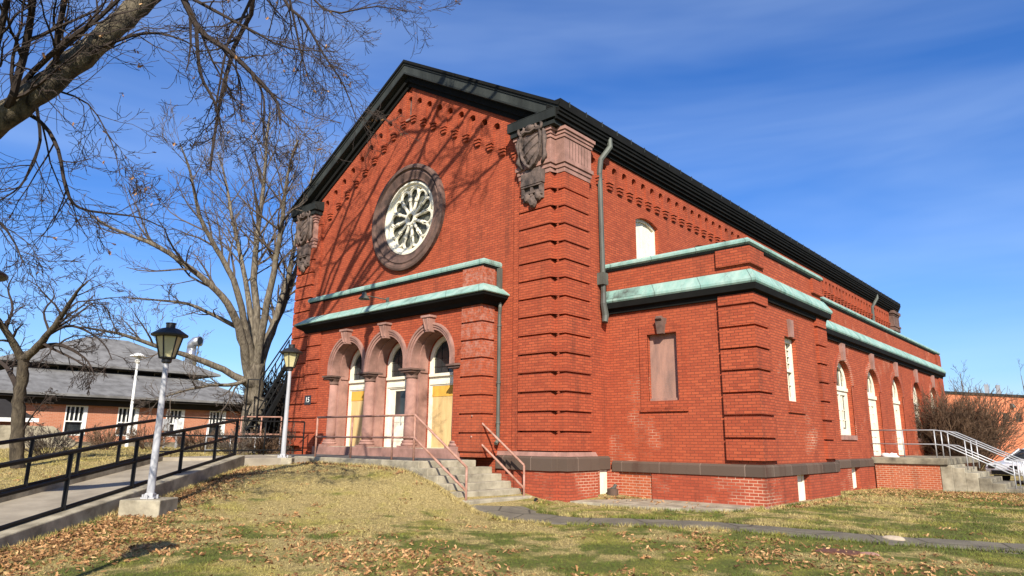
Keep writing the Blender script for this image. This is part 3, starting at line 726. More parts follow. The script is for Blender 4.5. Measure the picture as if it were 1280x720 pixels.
# porch downspout
mb = MB(); mb.box((-2.02, -.02, 5.35), (-1.84, .16, 5.62)); mb.tube([(-1.93, .08, 5.4), (-1.90, .09, 5.15), (-1.95, .12, 4.95), (-1.95, .12, 1.45), (-1.93, .02, 1.36)], .055, 8)
for z in (4.6, 3.0, 1.9): mb.tube([(-1.95, .12, z), (-1.95, .12, z + .05)], .07, 8)
mb.tube([(-1.95, .1, 5.62), (-1.95, .1, 6.3)], .085, 4); mb.build('downspout', 'downspout', church)
# side wall downspout
mb = MB(); mb.tube([(.44, 2.32, 10.40), (.46, 2.32, 10.12), (.26, 2.10, 9.70), (.22, 2.08, 9.25)], .085, 8); mb.tube([(.22, 2.08, 9.28), (.22, 2.1, 9.1), (.24, 2.14, 5.6), (.26, 2.10, 5.3), (.28, 2.16, 4.95), (.30, 2.10, 4.75)], [.085, .075, .075, .09, .10, .085], 8)
mb.box((.12, 2.0, 5.85), (.34, 2.25, 6.2)); mb.build('downspout', 'downspout', church)
mb = MB(); mb.tube([(.44, 31.4, 10.42), (.46, 31.35, 10.2), (.22, 31.0, 9.6), (.2, 31.0, 6.2)], .09, 8); mb.build('downspout', 'downspout', church)
# far end pilaster on the long side with its capital
mb = MB(); mb.prism([(.1, LEN - 1.3), (.32, LEN - 1.3), (.32, LEN + .1), (.1, LEN + .1)], -.4, 8.7); mb.build('corner_pilaster', 'brick', church)
mb = MB()
for z0, z1, q in ((8.73, 8.98, .05), (8.982, 9.10, .1), (9.102, 9.74, .03), (9.742, 9.84, .07), (9.842, 10.03, .14)): mb.box((.1, LEN - 1.32 - q, z0), (.34 + q, LEN + .12 + q, z1))
mb.build('pilaster_capital', 'stone_rose', church)

# ---- side wing: front block and long aisle
Pa = frontP(AY0)
WINX0, WINX1, WINZ0, WINZ1 = 1.44, 2.34, 2.52, 4.32
mb = MB(); mb.panel(Pa, rect(AX0, AX1, -.5, 6.32), [rect(WINX0, WINX1, WINZ0, WINZ1)], 0, -.3); mb.build('wing_front_wall', 'brick_annex', church)
mb = MB(); mb.panel(Pa, rect(1.20, 2.58, 2.32, 4.56), [rect(WINX0, WINX1, WINZ0, WINZ1)], .035, -.02); mb.panel(Pa, rect(1.18, 2.60, 2.24, 2.31), (), .06, -.02); mb.build('window_surround', 'brick', church)
mb = MB(); mb.panel(Pa, rect(WINX0, WINX1, WINZ0, WINZ1), (), -.13, -.18); mb.panel(Pa, rect(WINX0, WINX1, WINZ0, WINZ0 + .07), (), -.06, -.13); mb.build('boarded_window', 'panel_pink', church)
mb = MB(); mb.hexa([Pa(1.82, 4.30, -.05), Pa(2.0, 4.30, -.05), Pa(2.0, 4.30, .13), Pa(1.82, 4.30, .13), Pa(1.78, 4.72, -.05), Pa(2.06, 4.72, -.05), Pa(2.06, 4.72, .16), Pa(1.78, 4.72, .16)]); mb.tube([Pa(1.84, 4.72, .16), Pa(2.0, 4.72, .16)], .06, 8); mb.build('keystone', 'stone_rose', church)
mb = MB(); mb.panel(Pa, rect(.62, 1.13, .96, 5.1), (), .006, -.02); mb.build('repaired_brick_panel', 'brick_stoop', church) if False else None
Ps = sideP(AX1)
mb = MB(); mb.panel(Ps, rect(AY0 + .3, AY1, -.5, 6.32), [rect(4.50, 5.36, 2.54, 4.26), rect(4.48, 5.39, -.08, .65)], 0, -.3); mb.build('wing_side_wall', 'brick_annex', church)
mb = MB(); mb.panel(Ps, rect(4.36, 5.58, 2.24, 2.31), (), .05, -.02); mb.panel(Ps, rect(4.44, 5.5, 2.32, 2.52), (), .02, -.02); mb.build('window_sill', 'brick', church)
mb = MB(); mb.panel(Ps, [(4.80, 4.27), (5.04, 4.27), (5.08, 4.75), (4.76, 4.75)], (), .07, -.02); mb.build('keystone', 'stone', church)
mb = MB(); mb.panel(Ps, rect(4.50, 5.36, 2.54, 4.26), [rect(4.62, 5.24, 3.42, 4.14), rect(4.63, 5.23, 2.66, 3.34)], -.13, -.24); w = mb.build('sash_window', 'white', church)
mb = MB(); mb.panel(Ps, rect(4.55, 5.30, 2.60, 4.2), (), -.22, -.235); mb.build('pane', 'glass', w)
mb = MB()
for yq in (4.83, 5.03): mb.panel(Ps, rect(yq - .012, yq + .012, 2.66, 4.14), (), -.17, -.21)
for zq in (3.6, 3.78, 3.96, 3.0): mb.panel(Ps, rect(4.62, 5.24, zq - .012, zq + .012), (), -.171, -.209)
mb.build('glazing_bars', 'white', w)
mb = MB(); mb.panel(lambda u, v, d: (u, AY1 + d, v), rect(WX - .5, AX1 - .3, -.5, 6.32), (), 0, -.3); mb.build('wing_back_wall', 'brick_annex', church)
# quoins
def quoin(x0, y1, z0, z1, plan, core, start): rust('rusticated_quoin', plan, core, z0, z1, .545, .05, 'brick', start)
QP = lambda x0, yb, o: [(x0, AY0 + .02), (x0, AY0 - o), (AX1 + o, AY0 - o), (AX1 + o, yb), (AX1 - .02, yb), (AX1 - .02, AY0 + .02)]
quoin(0, 0, .95, 5.1, QP(3.58, 3.28, .095), QP(3.66, 3.2, .012), 1.03)
mb = MB(); mb.prism(QP(3.58, 3.28, .075), 5.86, 6.30); mb.build('parapet_pier', 'brick', church)
QE = lambda a, o: [(AX1 - .02, a), (AX1 + o, a), (AX1 + o, AY1 + .02), (AX1 - .02, AY1 + .02)]
rust('rusticated_quoin', QE(6.95, .095), QE(7.0, .012), .95, 5.1, .545, .05, 'brick', 1.03)
mb = MB(); mb.prism(QE(6.95, .075), 5.86, 6.30); mb.build('parapet_pier', 'brick', church)
mb = MB(); mb.prism([(WX - .02, WY1 - .9), (WX + .08, WY1 - .9), (WX + .08, WY1 + .08), (WX - .02, WY1 + .08)], .95, 6.3); mb.build('end_pilaster', 'brick', church)
# aisle with five arched openings
Pw = sideP(WX); AC = [12.5 + 3.76 * i for i in range(5)]; HWA = .88; ZSA = 3.55
holes = [arch(c, HWA, 1.02 if i in (1, 2) else 1.74, ZSA, 16) for i, c in enumerate(AC)]
holes = [arch(c, HWA, 1.02 if i in (1, 2) else 1.60, ZSA, 16) for i, c in enumerate(AC)]
mb = MB(); mb.panel(Pw, rect(AY1 + .02, WY1, -.5, 6.32), holes + [rect(12.26, 13.19, -.08, .65), rect(23.01, 23.99, -.08, .65)], 0, -.3); mb.build('aisle_wall', 'brick_annex', church)
mb = MB(); mb.panel(lambda u, v, d: (u, WY1 + d, v), rect(.12, WX - .3, -.5, 6.32), (), 0, -.3); mb.build('aisle_end_wall', 'brick_annex', church)
for i, c in enumerate(AC):
    z0 = 1.02 if i in (1, 2) else 1.74
    mb = MB(); ringpoly(Pw, mb, (c, ZSA), HWA, HWA + .26, .03, -.02, 0, PI, 20)
    for s in (-1, 1): 
        a, b = c + s * HWA, c + s * (HWA + .10); mb.panel(Pw, rect(min(a, b), max(a, b), z0, ZSA), (), .012, -.02)
    ra = mb.build('brick_arch', 'brick_base', church)
    mb = MB(); mb.panel(Pw, [(c - .12, 4.40), (c + .12, 4.40), (c + .19, 5.02), (c - .19, 5.02)], (), .12, -.05); mb.build('keystone', 'stone', ra)
    mb = MB()
    if i in (1, 2):
        mb.panel(Pw, arch(c, HWA, z0, ZSA, 16), [arch(c, HWA - .22, ZSA - .05, ZSA, 12), rect(c - .5, c + .5, 2.0, 2.95)], -.17, -.27)
        mb.panel(Pw, rect(c - HWA + .03, c + HWA - .03, ZSA - .32, ZSA - .18), (), -.11, -.19); mb.panel(Pw, rect(c - .025, c + .025, 1.05, 3.1), (), -.14, -.22)
        mb.panel(Pw, rect(c - .5, c + .5, 1.2, 1.8), [rect(c - .44, c + .44, 1.26, 1.74)], -.145, -.22)
        w = mb.build('arched_door', 'white', church)
    else:
        mb.panel(Pw, arch(c, HWA, z0, ZSA, 16), [arch(c, HWA - .22, ZSA - .05, ZSA, 12), rect(c - HWA + .24, c - .07, z0 + .24, ZSA - .36), rect(c + .07, c + HWA - .24, z0 + .24, ZSA - .36)], -.17, -.27)
        mb.panel(Pw, rect(c - HWA + .03, c + HWA - .03, ZSA - .22, ZSA - .1), (), -.12, -.19)
        MB().panel(Pw, rect(c - HWA + .002, c + HWA - .002, z0 - .14, z0 + .02), (), .045, -.16).build('window_sill', 'stone', church)
        w = mb.build('arched_window', 'white', church)
    mb = MB(); mb.panel(Pw, arch(c, HWA - .1, z0 + .1, ZSA, 12), (), -.24, -.255); mb.build('pane', 'glass', w)
    mb = MB()
    for q in (-.32, .32): mb.panel(Pw, rect(c + q - .014, c + q + .014, z0 + .3, ZSA + .5), (), -.19, -.235)
    for zq in (2.3, 2.65): mb.panel(Pw, rect(c - .6, c + .6, zq - .014, zq + .014), (), -.191, -.234)
    mb.build('glazing_bars', 'white', w)
# copper cornice and coping round the wing
for nm, pth in (('wing', [(AX0, AY0), (AX1, AY0), (AX1, AY1), (WX - .2, AY1)]), ('aisle', [(WX, AY1 + .28), (WX, WY1), (.2, WY1)])):
    mb = MB(); mb.sweep(pth, [(-.1, 5.32), (.22, 5.32), (.25, 5.36), (.25, 5.42), (.07, 5.70), (-.1, 5.72)]); mb.build('copper_cornice', 'copper', church)
    mb = MB(); mb.sweep(pth, [(-.05, 5.02), (.08, 5.02), (.10, 5.13), (.20, 5.16), (.22, 5.315), (-.05, 5.315)]); mb.build('cornice_fascia', 'trim_black', church)
    mb = MB(); mb.sweep(pth, [(-.35, 6.36), (.05, 6.36), (.10, 6.40), (.10, 6.46), (.03, 6.53), (-.35, 6.56)]); mb.build('copper_coping', 'copper', church)
    mb = MB(); mb.sweep(pth, [(-.3, 6.29), (.03, 6.29), (.05, 6.355), (-.3, 6.355)]); mb.build('coping_drip', 'trim_black', church)
mb = MB(); mb.sweep([(AX0 + .02, AY0), (1.45, AY0)], [(.0, 5.43), (.256, 5.425), (.09, 5.685), (.05, 5.69)]); mb.build('soot_stain', 'copper_dirty', church)
mb = MB(); mb.box((AX0, AY0 + .3, 6.05), (AX1 - .3, AY1 - .3, 6.15)); mb.box((AX0, AY1 - .3, 6.05), (WX - .3, WY1 - .3, 6.15)); mb.build('wing_roof', 'fascia', church)

# ================================================================== ENTRANCE PLATFORM AND STEPS
st = thing('entrance_steps', 'worn concrete platform and five steps leading down in front of the church doors', 'steps', (-3, -1.5, .1))
mb = MB(); mb.box((-9.6, -2.5, -.2), (-2.15, -.5, .93)); mb.build('platform', 'concrete', st, bevel=.02)
mb = MB(); mb.box((-9.58, -2.38, .9), (-2.45, -.5, .937)); mb.build('platform_surface', 'platform_top', st)
nst = 5; z1 = .93; zb = -.07; rise = (z1 - zb) / (nst + 1)
for i in range(nst):
    x0 = -2.16 + i * .345; zt = z1 - rise * (i + 1)
    mb = MB(); mb.box((x0, -2.5 + .012 * i, -.3), (x0 + .375 if i == nst - 1 else x0 + .345, -.22, zt)); mb.build('step', 'concrete', st, bevel=.018)
mb = MB(); mb.hexa([(-2.4, -2.62, -.3), (-.5, -2.62, -.3), (-.5, -2.49, -.3), (-2.4, -2.49, -.3), (-2.4, -2.62, .74), (-.5, -2.62, -.02), (-.5, -2.49, .0), (-2.4, -2.49, .80)]); mb.build('cheek_wall', 'concrete_dark', st, bevel=.02)
def rail_thing(name, label, posts, top, mids, r, mat, group=None, extra=()):
    """pipe railing: posts [(x,y,z0,z1)], rails as lists of points"""
    x, y, z, _ = posts[0]
    t = thing(name, label, 'railing', (x, y, z), group)
    for px, py, z0, z1_ in posts:
        MB().tube([(px, py, z0), (px, py, z1_)], r * .95, 8).build('post', mat, t, smooth=True)
    for q in [top] + list(mids): MB().tube(q, r, 8).build('rail', mat, t, smooth=True)
    return t
RY = -2.42
rail_thing('pipe_railing', 'pinkish rusty pipe railing along the platform edge and left side of the front steps',
    [(x, RY, .93, 2.05) for x in (-6.86, -5.12, -3.32, -2.45)] + [(-.55, RY, -.06, .83)],
    [(-6.86, RY, 2.06), (-2.45, RY, 2.05), (-.55, RY, .83)], [[(-6.86, RY, 1.5), (-2.45, RY, 1.49), (-.55, RY, .30)]], .03, 'pink_metal')
rail_thing('pipe_handrail', 'pinkish pipe handrail fixed to the porch pilaster beside the right edge of the front steps', [(-.56, -.38, -.07, .84)],
    [(-2.35, -.52, 2.09), (-2.3, -.40, 2.07), (-.56, -.38, .84)], [[(-2.36, -.52, 1.54), (-2.3, -.40, 1.51), (-.56, -.38, .28)]], .03, 'pink_metal')

# ================================================================== RAMP, LANDING AND RAILINGS
RA, RB = np.array([-.2, -12.36]), np.array([-7.35, -4.7])         # rail line on the lawn side (bottom, top)
rd = (RB - RA) / np.linalg.norm(RB - RA); rn = np.array([rd[1], -rd[0]])    # rn points to the lawn (right)
RL = np.linalg.norm(RB - RA)
def rz(s): return -.17 + (0.90 + .17) * s / RL
def rp(s, o): q = RA + rd * s + rn * o; return q[0], q[1]
S0 = -5.0
mb = MB(); 
pts = [(S0, -1.85), (S0, .0), (RL, 0), (RL + .6, -.6), (RL + .9, -1.85)]
mb.add([(*rp(s, o), rz(min(s, RL)) ) for s, o in pts] + [(*rp(s, o), rz(min(s, RL)) - .5) for s, o in pts], [(0, 1, 2, 3, 4), (5, 9, 8, 7, 6)] + [(i, i + 5, (i + 1) % 5 + 5, (i + 1) % 5) for i in range(5)])
tag(mb.build('ramp', 'ramp'), kind='structure')
mb = MB()
for o0, o1 in ((.0, .36), (-2.05, -1.85)):
    a = [rp(S0, o0), rp(S0, o1), rp(RL, o1), rp(RL, o0)]; zz = [rz(S0), rz(S0), rz(RL), rz(RL)]
    mb.hexa([(x, y, z - .7) for (x, y), z in zip(a, zz)] + [(x, y, z + .09) for (x, y), z in zip(a, zz)])
tag(mb.build('kerb', 'concrete', bevel=.02), kind='structure')
# landing between ramp top and platform
e0 = rp(RL, .36); e1 = rp(RL, -2.05)
lp = [e0, (-6.85, -3.35), (-6.86, -2.5), (-9.62, -2.5), (-9.62, -1.0), (-11.6, -1.0), e1]
mb = MB(); mb.prism(lp, .2, .905); tag(mb.build('landing', 'ramp', bevel=.015), kind='structure')
# near and far rail of the ramp
def ramp_rail(label, off, ss, s_end):
    b = rp(ss[0], off)
    t = thing('ramp_railing', label, 'railing', (b[0], b[1], rz(ss[0])), 'black railings of the access ramp')
    for s in ss:
        x, y = rp(s, off); MB().tube([(x, y, rz(s) - .02), (x, y, rz(s) + 1.02)], .042, 4).build('post', 'black_metal', t)
    for h, r in ((1.03, .040), (.60, .033), (.13, .033)):
        MB().tube([(*rp(s, off), rz(s) + h) for s in (ss[0] - .0, ss[-1])], r, 8).build('rail', 'black_metal', t)
    return t
ramp_rail('black three-bar railing on the lawn side of the sloping ramp, nearest the camera', .10, [-3.2, -1.1, 1.0, 3.1, 5.2, 7.2, 9.05, 10.4], 0)
ramp_rail('black three-bar railing on the far side of the ramp, by the tree lawn', -1.95, [-2.8, -1.2, .4, 2.0, 3.6, 5.2, 6.8, 8.4, 10.2], 0)
# black back railing of the landing
q0 = rp(10.2, -1.95)
rail_thing('landing_railing', 'black railing at the back of the landing, ending by the church corner',
    [(q0[0] - .05, q0[1] + .1, .9, 2.0), (-10.6, -2.0, .9, 2.0), (-9.95, -.95, .9, 2.0)], [(q0[0], q0[1], 2.0), (-10.6, -2.0, 2.0), (-9.95, -.95, 2.0)],
    [[(q0[0], q0[1], 1.5), (-10.6, -2.0, 1.5), (-9.95, -.95, 1.5)], [(q0[0], q0[1], 1.06), (-10.6, -2.0, 1.06), (-9.95, -.95, 1.06)]], .026, 'black_metal')
# pipe rails round the cellar stair at the far corner of the church
def hz(px, py, d): return at(px, py, d)
a, b = at(258, 545, 27), at(352, 547, 27)
zb = .85
for nm, lab, mat, d, x0, x1, zs in (('cellar_railing', 'low galvanised pipe railing behind the ramp, in front of the trunk of the big tree', 'galv', 26.0, 258, 350, (1.48, .98)),
                                    ('cellar_railing', 'pinkish pipe railing around the cellar stair beside the big tree', 'pink_metal', 27.0, 300, 350, (2.28, 1.6))):
    pa, pb = at(x0, 548, d), at(x1, 548, d)
    posts = []
    nn = 4 if mat == 'galv' else 3
    for i in range(nn):
        t_ = i / (nn - 1); p = pa + (pb - pa) * t_; posts.append((p[0], p[1], g1(p[0], p[1]) - .05, zs[0] + (.5 if mat == 'galv' and i in (0,) else .0)))
    rail_thing(nm, lab, posts, [(pa[0], pa[1], zs[0]), (pb[0], pb[1], zs[0])], [[(pa[0], pa[1], z), (pb[0], pb[1], z)] for z in zs[1:]], .03, mat)

# ================================================================== LAMP POSTS
def make_lamp(loc, label, h):
    t = thing('lamp_post', label, 'street lamp', loc, 'lantern lamp posts along the ramp', world=False)
    mb = MB(); mb.box((-.36, -.36, -.45), (.36, .36, 0)); bo = mb.build('concrete_base', 'concrete', t, bevel=.02); bo.rotation_euler = (0, 0, math.atan2(rd[1], rd[0]))
    mb = MB(); mb.lathe([(.17, 0), (.17, .025), (.11, .03), (.105, .08), (.085, .1)], k=4)
    mb.lathe([(.070, .02), (.060, 1.2), (.047, 2.52)], k=20)
    for a in range(4): mb.tube([(.13 * math.cos(a * PI / 2 + PI / 4), .13 * math.sin(a * PI / 2 + PI / 4), 0), (.13 * math.cos(a * PI / 2 + PI / 4), .13 * math.sin(a * PI / 2 + PI / 4), .07)], .02, 6)
    mb.build('pole', 'pole', t, smooth=True).data.polygons.foreach_set('use_smooth', [False] * 0) if False else mb.build('pole', 'pole', t)
    z = h
    mb = MB(); mb.lathe([(.062, z - .75), (.09, z - .73), (.09, z - .66), (.12, z - .64)], k=16)
    # four corner bars, cornice ring and hipped lid with a knob
    n = 6
    for j in range(n):
        a = 2 * PI * j / n + .2; c, s = math.cos(a), math.sin(a)
        mb.tube([(.135 * c, .135 * s, z - .65), (.235 * c, .235 * s, z - .24)], .014, 5)
    mb.lathe([(.14, z - .665), (.15, z - .65), (.14, z - .635)], k=n, P=lambda x, y, zz: (x * math.cos(.2) - y * math.sin(.2), x * math.sin(.2) + y * math.cos(.2), zz))
    mb.lathe([(.255, z - .25), (.33, z - .23), (.335, z - .205), (.16, z - .09), (.085, z - .07), (.085, z + .0), (.095, z + .005), (.095, z + .025), (.02, z + .03)], k=n * 3)
    hd = mb.build('lantern_head', 'lantern', t)
    mb = MB(); mb.lathe([(.125, z - .645), (.224, z - .25)], k=n, P=lambda x, y, zz: (x * math.cos(.2) - y * math.sin(.2), x * math.sin(.2) + y * math.cos(.2), zz)); mb.build('lantern_glass', 'lantern_glass', hd)
    return t
def copy_tree(o, parent=None):
    c = o.copy(); COL.objects.link(c)
    if parent is not None: c.parent = parent
    for ch in [x for x in list(bpy.data.objects) if x.parent == o]: copy_tree(ch, c)
    return c
l1 = make_lamp((-2.5, -8.58, .34), 'silver lamp post with a black lantern, on a concrete block halfway along the ramp', 3.22)
l2 = copy_tree(l1); l2.location = (-7.17, -3.27, .91); l2['label'] = 'silver lamp post with black lantern at the ramp top, by the church corner'
l3 = copy_tree(l1); l3.location = (3.41, -12.72, -.15); l3['label'] = 'lamp post mostly outside the left edge, only the rim of its lantern lid showing'

# ================================================================== SKY, SUN
SUN_EL, SUN_AZ = math.radians(33), math.radians(135)      # azimuth clockwise from +Y
world = bpy.data.worlds.new('World'); SC.world = world; world.use_nodes = True
wt = world.node_tree; bg = wt.nodes['Background']
sky = wt.nodes.new('ShaderNodeTexSky'); sky.sky_type = 'NISHITA'; sky.sun_disc = False
sky.sun_elevation = SUN_EL; sky.sun_rotation = SUN_AZ; sky.altitude = 200; sky.air_density = 1.0; sky.dust_density = 1.1; sky.ozone_density = 1.6
tcw = wt.nodes.new('ShaderNodeTexCoord'); mp = wt.nodes.new('ShaderNodeMapping'); mp.inputs['Scale'].default_value = (1.1, 1.1, 7)
mp.inputs['Rotation'].default_value = (.12, -.1, .3)
wt.links.new(tcw.outputs['Generated'], mp.inputs['Vector'])
nz = wt.nodes.new('ShaderNodeTexNoise'); nz.inputs['Scale'].default_value = 1.15; nz.inputs['Detail'].default_value = 4; nz.inputs['Roughness'].default_value = .55; nz.inputs['Distortion'].default_value = .5
wt.links.new(mp.outputs['Vector'], nz.inputs['Vector'])
rp_ = wt.nodes.new('ShaderNodeValToRGB'); rp_.color_ramp.elements[0].position = .38; rp_.color_ramp.elements[0].color = (0, 0, 0, 1); rp_.color_ramp.elements[1].position = .85; rp_.color_ramp.elements[1].color = (.25, .25, .25, 1)
wt.links.new(nz.outputs['Fac'], rp_.inputs['Fac'])
hs = wt.nodes.new('ShaderNodeHueSaturation'); hs.inputs['Saturation'].default_value = 1.3; hs.inputs['Hue'].default_value = .5; wt.links.new(sky.outputs['Color'], hs.inputs['Color'])
mx = wt.nodes.new('ShaderNodeMix'); mx.data_type = 'RGBA'; wt.links.new(rp_.outputs['Color'], mx.inputs[0]); tn = wt.nodes.new('ShaderNodeMix'); tn.data_type = 'RGBA'; tn.blend_type = 'MULTIPLY'; tn.inputs[0].default_value = 1; wt.links.new(hs.outputs['Color'], tn.inputs[6]); tn.inputs[7].default_value = (.84, 1.03, 1.46, 1); wt.links.new(tn.outputs[2], mx.inputs[6]); mx.inputs[7].default_value = (6.6, 8.2, 10.6, 1)
wt.links.new(mx.outputs[2], bg.inputs['Color']); bg.inputs['Strength'].default_value = .073
sl = bpy.data.lights.new('sun', 'SUN'); sl.energy = 5.0; sl.angle = math.radians(.42); sl.color = (1, .93, .82)
so = bpy.data.objects.new('sun', sl); COL.objects.link(so)
sd = Vector((math.sin(SUN_AZ) * math.cos(SUN_EL), math.cos(SUN_AZ) * math.cos(SUN_EL), math.sin(SUN_EL)))
so.rotation_euler = sd.to_track_quat('Z', 'Y').to_euler(); so.location = (30, -30, 30)
SC.view_settings.view_transform = 'Standard'; SC.view_settings.look = 'None'; SC.view_settings.gamma = 1; SC.view_settings.exposure = .8

#@@VEG
def hit(px, py, axis, val):
    d = ray(px, py); t = (val - CAM[axis]) / d[axis]; return CAM + d * t
# ================================================================== TREES
def unit(v): return v / max(np.linalg.norm(v), 1e-9)
def grow(mb, p, d, L, r, lv, cfg, rs, tips=None):
    ns = cfg['seg'][lv]; pts = [np.array(p, float)]; d = unit(np.array(d, float)); rad = [r]
    for i in range(ns):
        d = unit(d + np.array([rs.gauss(0, 1), rs.gauss(0, 1), rs.gauss(0, 1)]) * cfg['wander'][lv] + np.array([0, 0, cfg['up'][lv]]))
        pts.append(pts[-1] + d * L / ns); rad.append(max(r * (1 - .72 * (i + 1) / ns), cfg['rmin']))
    mb.tube(pts, rad, 6 if r > .07 else (4 if r > .025 else 3), cap=False)
    if tips is not None and lv == len(cfg['seg']) - 1: tips.append(pts[-1])
    if lv + 1 < len(cfg['seg']): sprout(mb, pts, rad, L, lv, cfg, rs, tips)
def sprout(mb, pts, rad, L, lv, cfg, rs, tips=None, t0=.2, n=None):
    n = n or cfg['n'][lv]; n = max(1, int(n * rs.uniform(.75, 1.3)))
    m = len(pts) - 1
    for q in range(n):
        t = t0 + (1 - t0) * (q + rs.random()) / n; f = min(t * m, m - 1e-6); i = int(f); a = f - i
        p = pts[i] * (1 - a) + pts[i + 1] * a; r = rad[i] * (1 - a) + rad[i + 1] * a; ax = unit(pts[i + 1] - pts[i])
        side = unit(np.cross(ax, np.array([rs.gauss(0, 1), rs.gauss(0, 1), rs.gauss(0, 1)])))
        ang = math.radians(rs.uniform(*cfg['ang'])); d = ax * math.cos(ang) + side * math.sin(ang)
        ll = L * cfg['ratio'][lv] * (1.15 - .6 * t) * rs.uniform(.65, 1.3)
        grow(mb, p, d, ll, max(r * cfg['rr'], cfg['rmin']), lv + 1, cfg, rs, tips)
def smooth_line(pts, rad, sub=4):
    P = [np.array(p, float) for p in pts]; n = len(P); out = []; rr = []
    for i in range(n - 1):
        a, b, c, d = P[max(i - 1, 0)], P[i], P[i + 1], P[min(i + 2, n - 1)]
        for q in range(sub):
            t = q / sub
            out.append(.5 * (2 * b + (c - a) * t + (2 * a - 5 * b + 4 * c - d) * t * t + (-a + 3 * b - 3 * c + d) * t ** 3)); rr.append(rad[i] + (rad[i + 1] - rad[i]) * t)
    out.append(P[-1]); rr.append(rad[-1]); return out, rr
def limb(mb, pts, r0, r1, rs, knob=.04, sub=4, k=10):
    n = len(pts); rad = [r0 + (r1 - r0) * i / (n - 1) for i in range(n)]
    p, r = smooth_line(pts, rad, sub); r = [x * (1 + rs.uniform(-knob, knob)) for x in r]
    p = [q + np.array([rs.gauss(0, 1) for _ in range(3)]) * r[i] * .12 for i, q in enumerate(p)]
    mb.tube(p, r, k if r0 > .1 else (6 if r0 > .03 else 4), cap=True); return p, r

MAT['bark_dark'] = bark_mat('dark_bark', (.11, .088, .06), (.03, .024, .018))
# --- the big oak whose limb crosses the top left corner
rs = random.Random(5)
tb = np.array([-3.2, -15.6, g1(-3.2, -15.6) - .1])
oak = thing('oak_tree', 'big bare oak, its thick lichen-barked limb crossing the top left corner of the sky', 'tree', tuple(tb))
mb = MB()
fork = tb + [.35, .35, 3.4]
tr, _ = limb(mb, [tb, tb + [.1, .05, 1.5], fork], .62, .45, rs, .05)
lim = [fork, at(-330, 330, 9.0), at(-120, 215, 9.0), at(0, 148, 9.1), at(100, 72, 9.4), at(185, -2, 9.8), at(262, -90, 10.5), at(330, -210, 11.5), at(390, -340, 13)]
mp_, mr_ = limb(mb, lim, .235, .08, rs, .05, 9, 22)
top = [fork, tb + [.9, 1.2, 7], tb + [1.6, 2.6, 11], tb + [2.2, 4.2, 14.5]]
up_, ur_ = limb(mb, top, .40, .2, rs)
mb.build('trunk', 'bark', oak, smooth=True)
mb = MB()
cfg = dict(seg=[5, 6, 5, 4], wander=[.15, .15, .15, .16], up=[.0, .01, .02, .03], n=[8, 6, 4, 3], ang=(22, 56), ratio=[.52, .56, .6, .5], rr=.55, rmin=.0035)
SUBS = [([(215, -35), (246, 33), (283, 62), (320, 96), (346, 128), (350, 155)], 10.2, 9.6, .055, .014),
        ([(320, 96), (330, 125), (329, 160), (331, 182), (340, 200)], 9.8, 9.7, .024, .006),
        ([(246, 33), (250, 90), (267, 125), (272, 145), (279, 165)], 10.0, 9.8, .03, .008),
        ([(345, -70), (356, 0), (379, 25), (404, 67), (430, 108), (446, 150)], 11.2, 10.6, .035, .006),
        ([(356, -30), (375, 60), (386, 100)], 11.0, 10.8, .022, .007),
        ([(3, 145), (17, 120), (33, 54), (40, 8), (45, -40)], 9.1, 8.4, .06, .035),
        ([(20, 128), (31, 102), (71, 62), (112, 31), (148, 0), (175, -40)], 9.2, 8.6, .045, .02),
        ([(66, 95), (69, 75), (73, 42), (81, 0), (85, -40)], 9.2, 8.7, .05, .03),
        ([(85, 85), (125, 60), (183, 41), (233, 52), (262, 74)], 9.4, 9.0, .03, .005),
        ([(46, 135), (50, 175), (40, 205), (25, 233), (0, 250), (-30, 262)], 9.2, 8.9, .025, .008),
        ([(31, 140), (54, 156), (73, 188), (83, 238), (100, 260), (137, 267), (175, 272), (208, 287)], 9.3, 9.6, .032, .007),
        ([(180, 5), (165, -20), (150, -60)], 9.8, 9.5, .05, .03),
        ([(345, -70), (405, 12), (470, 8), (528, 18)], 11.6, 12.2, .024, .004),
        ([(205, -20), (300, 30), (360, 60), (422, 64)], 10, 10.6, .03, .005),
        ([(-60, 190), (-20, 120), (-5, 60), (10, 0), (20, -40)], 9.0, 8.2, .05, .03),
        ([(60, 110), (110, 130), (140, 180), (150, 220)], 9.4, 9.2, .018, .004),
        ([(-80, 200), (-30, 250), (10, 290), (30, 330)], 9.0, 8.6, .03, .006)]
OTIPS = []
for px, d0, d1, r0, r1 in SUBS:
    n = len(px); p, r = limb(mb, [at(x, y, d0 + (d1 - d0) * i / (n - 1) + rs.uniform(-.1, .1)) for i, (x, y) in enumerate(px)], r0, r1, rs, .05, 3, 6)
    L = sum(np.linalg.norm(p[i + 1] - p[i]) for i in range(len(p) - 1))
    sprout(mb, p, r, min(L, 2.4), 0, cfg, rs, OTIPS, .12, int(4 + L * 3.0))
# upper crown, out of frame overhead: its limbs reach over the lawn and shade the gable
SV = np.array(sd)
SHAD = [([(554, 118), (534, 171), (519, 212), (492, 268), (466, 312)], 12.5, .075, .04), ([(600, 122), (559, 152), (534, 163), (501, 168), (484, 182), (443, 238)], 12, .06, .028),
        ([(628, 128), (590, 174), (570, 199), (545, 232), (500, 320)], 13, .055, .03), ([(624, 200), (598, 224), (576, 232), (548, 240)], 12.5, .04, .02),
        ([(540, 240), (507, 290), (459, 351), (425, 375)], 12.2, .06, .035), ([(500, 240), (465, 290), (443, 304), (418, 332), (404, 368), (388, 400)], 12.2, .07, .04),
        ([(480, 210), (457, 257), (423, 296), (398, 335)], 12.4, .05, .022), ([(402, 395), (384, 440), (374, 490), (366, 550)], 12.4, .06, .03), ([(420, 385), (398, 430), (388, 470), (376, 520)], 12.6, .04, .02),
        ([(445, 230), (415, 280), (395, 320), (375, 400)], 12.2, .055, .03)]
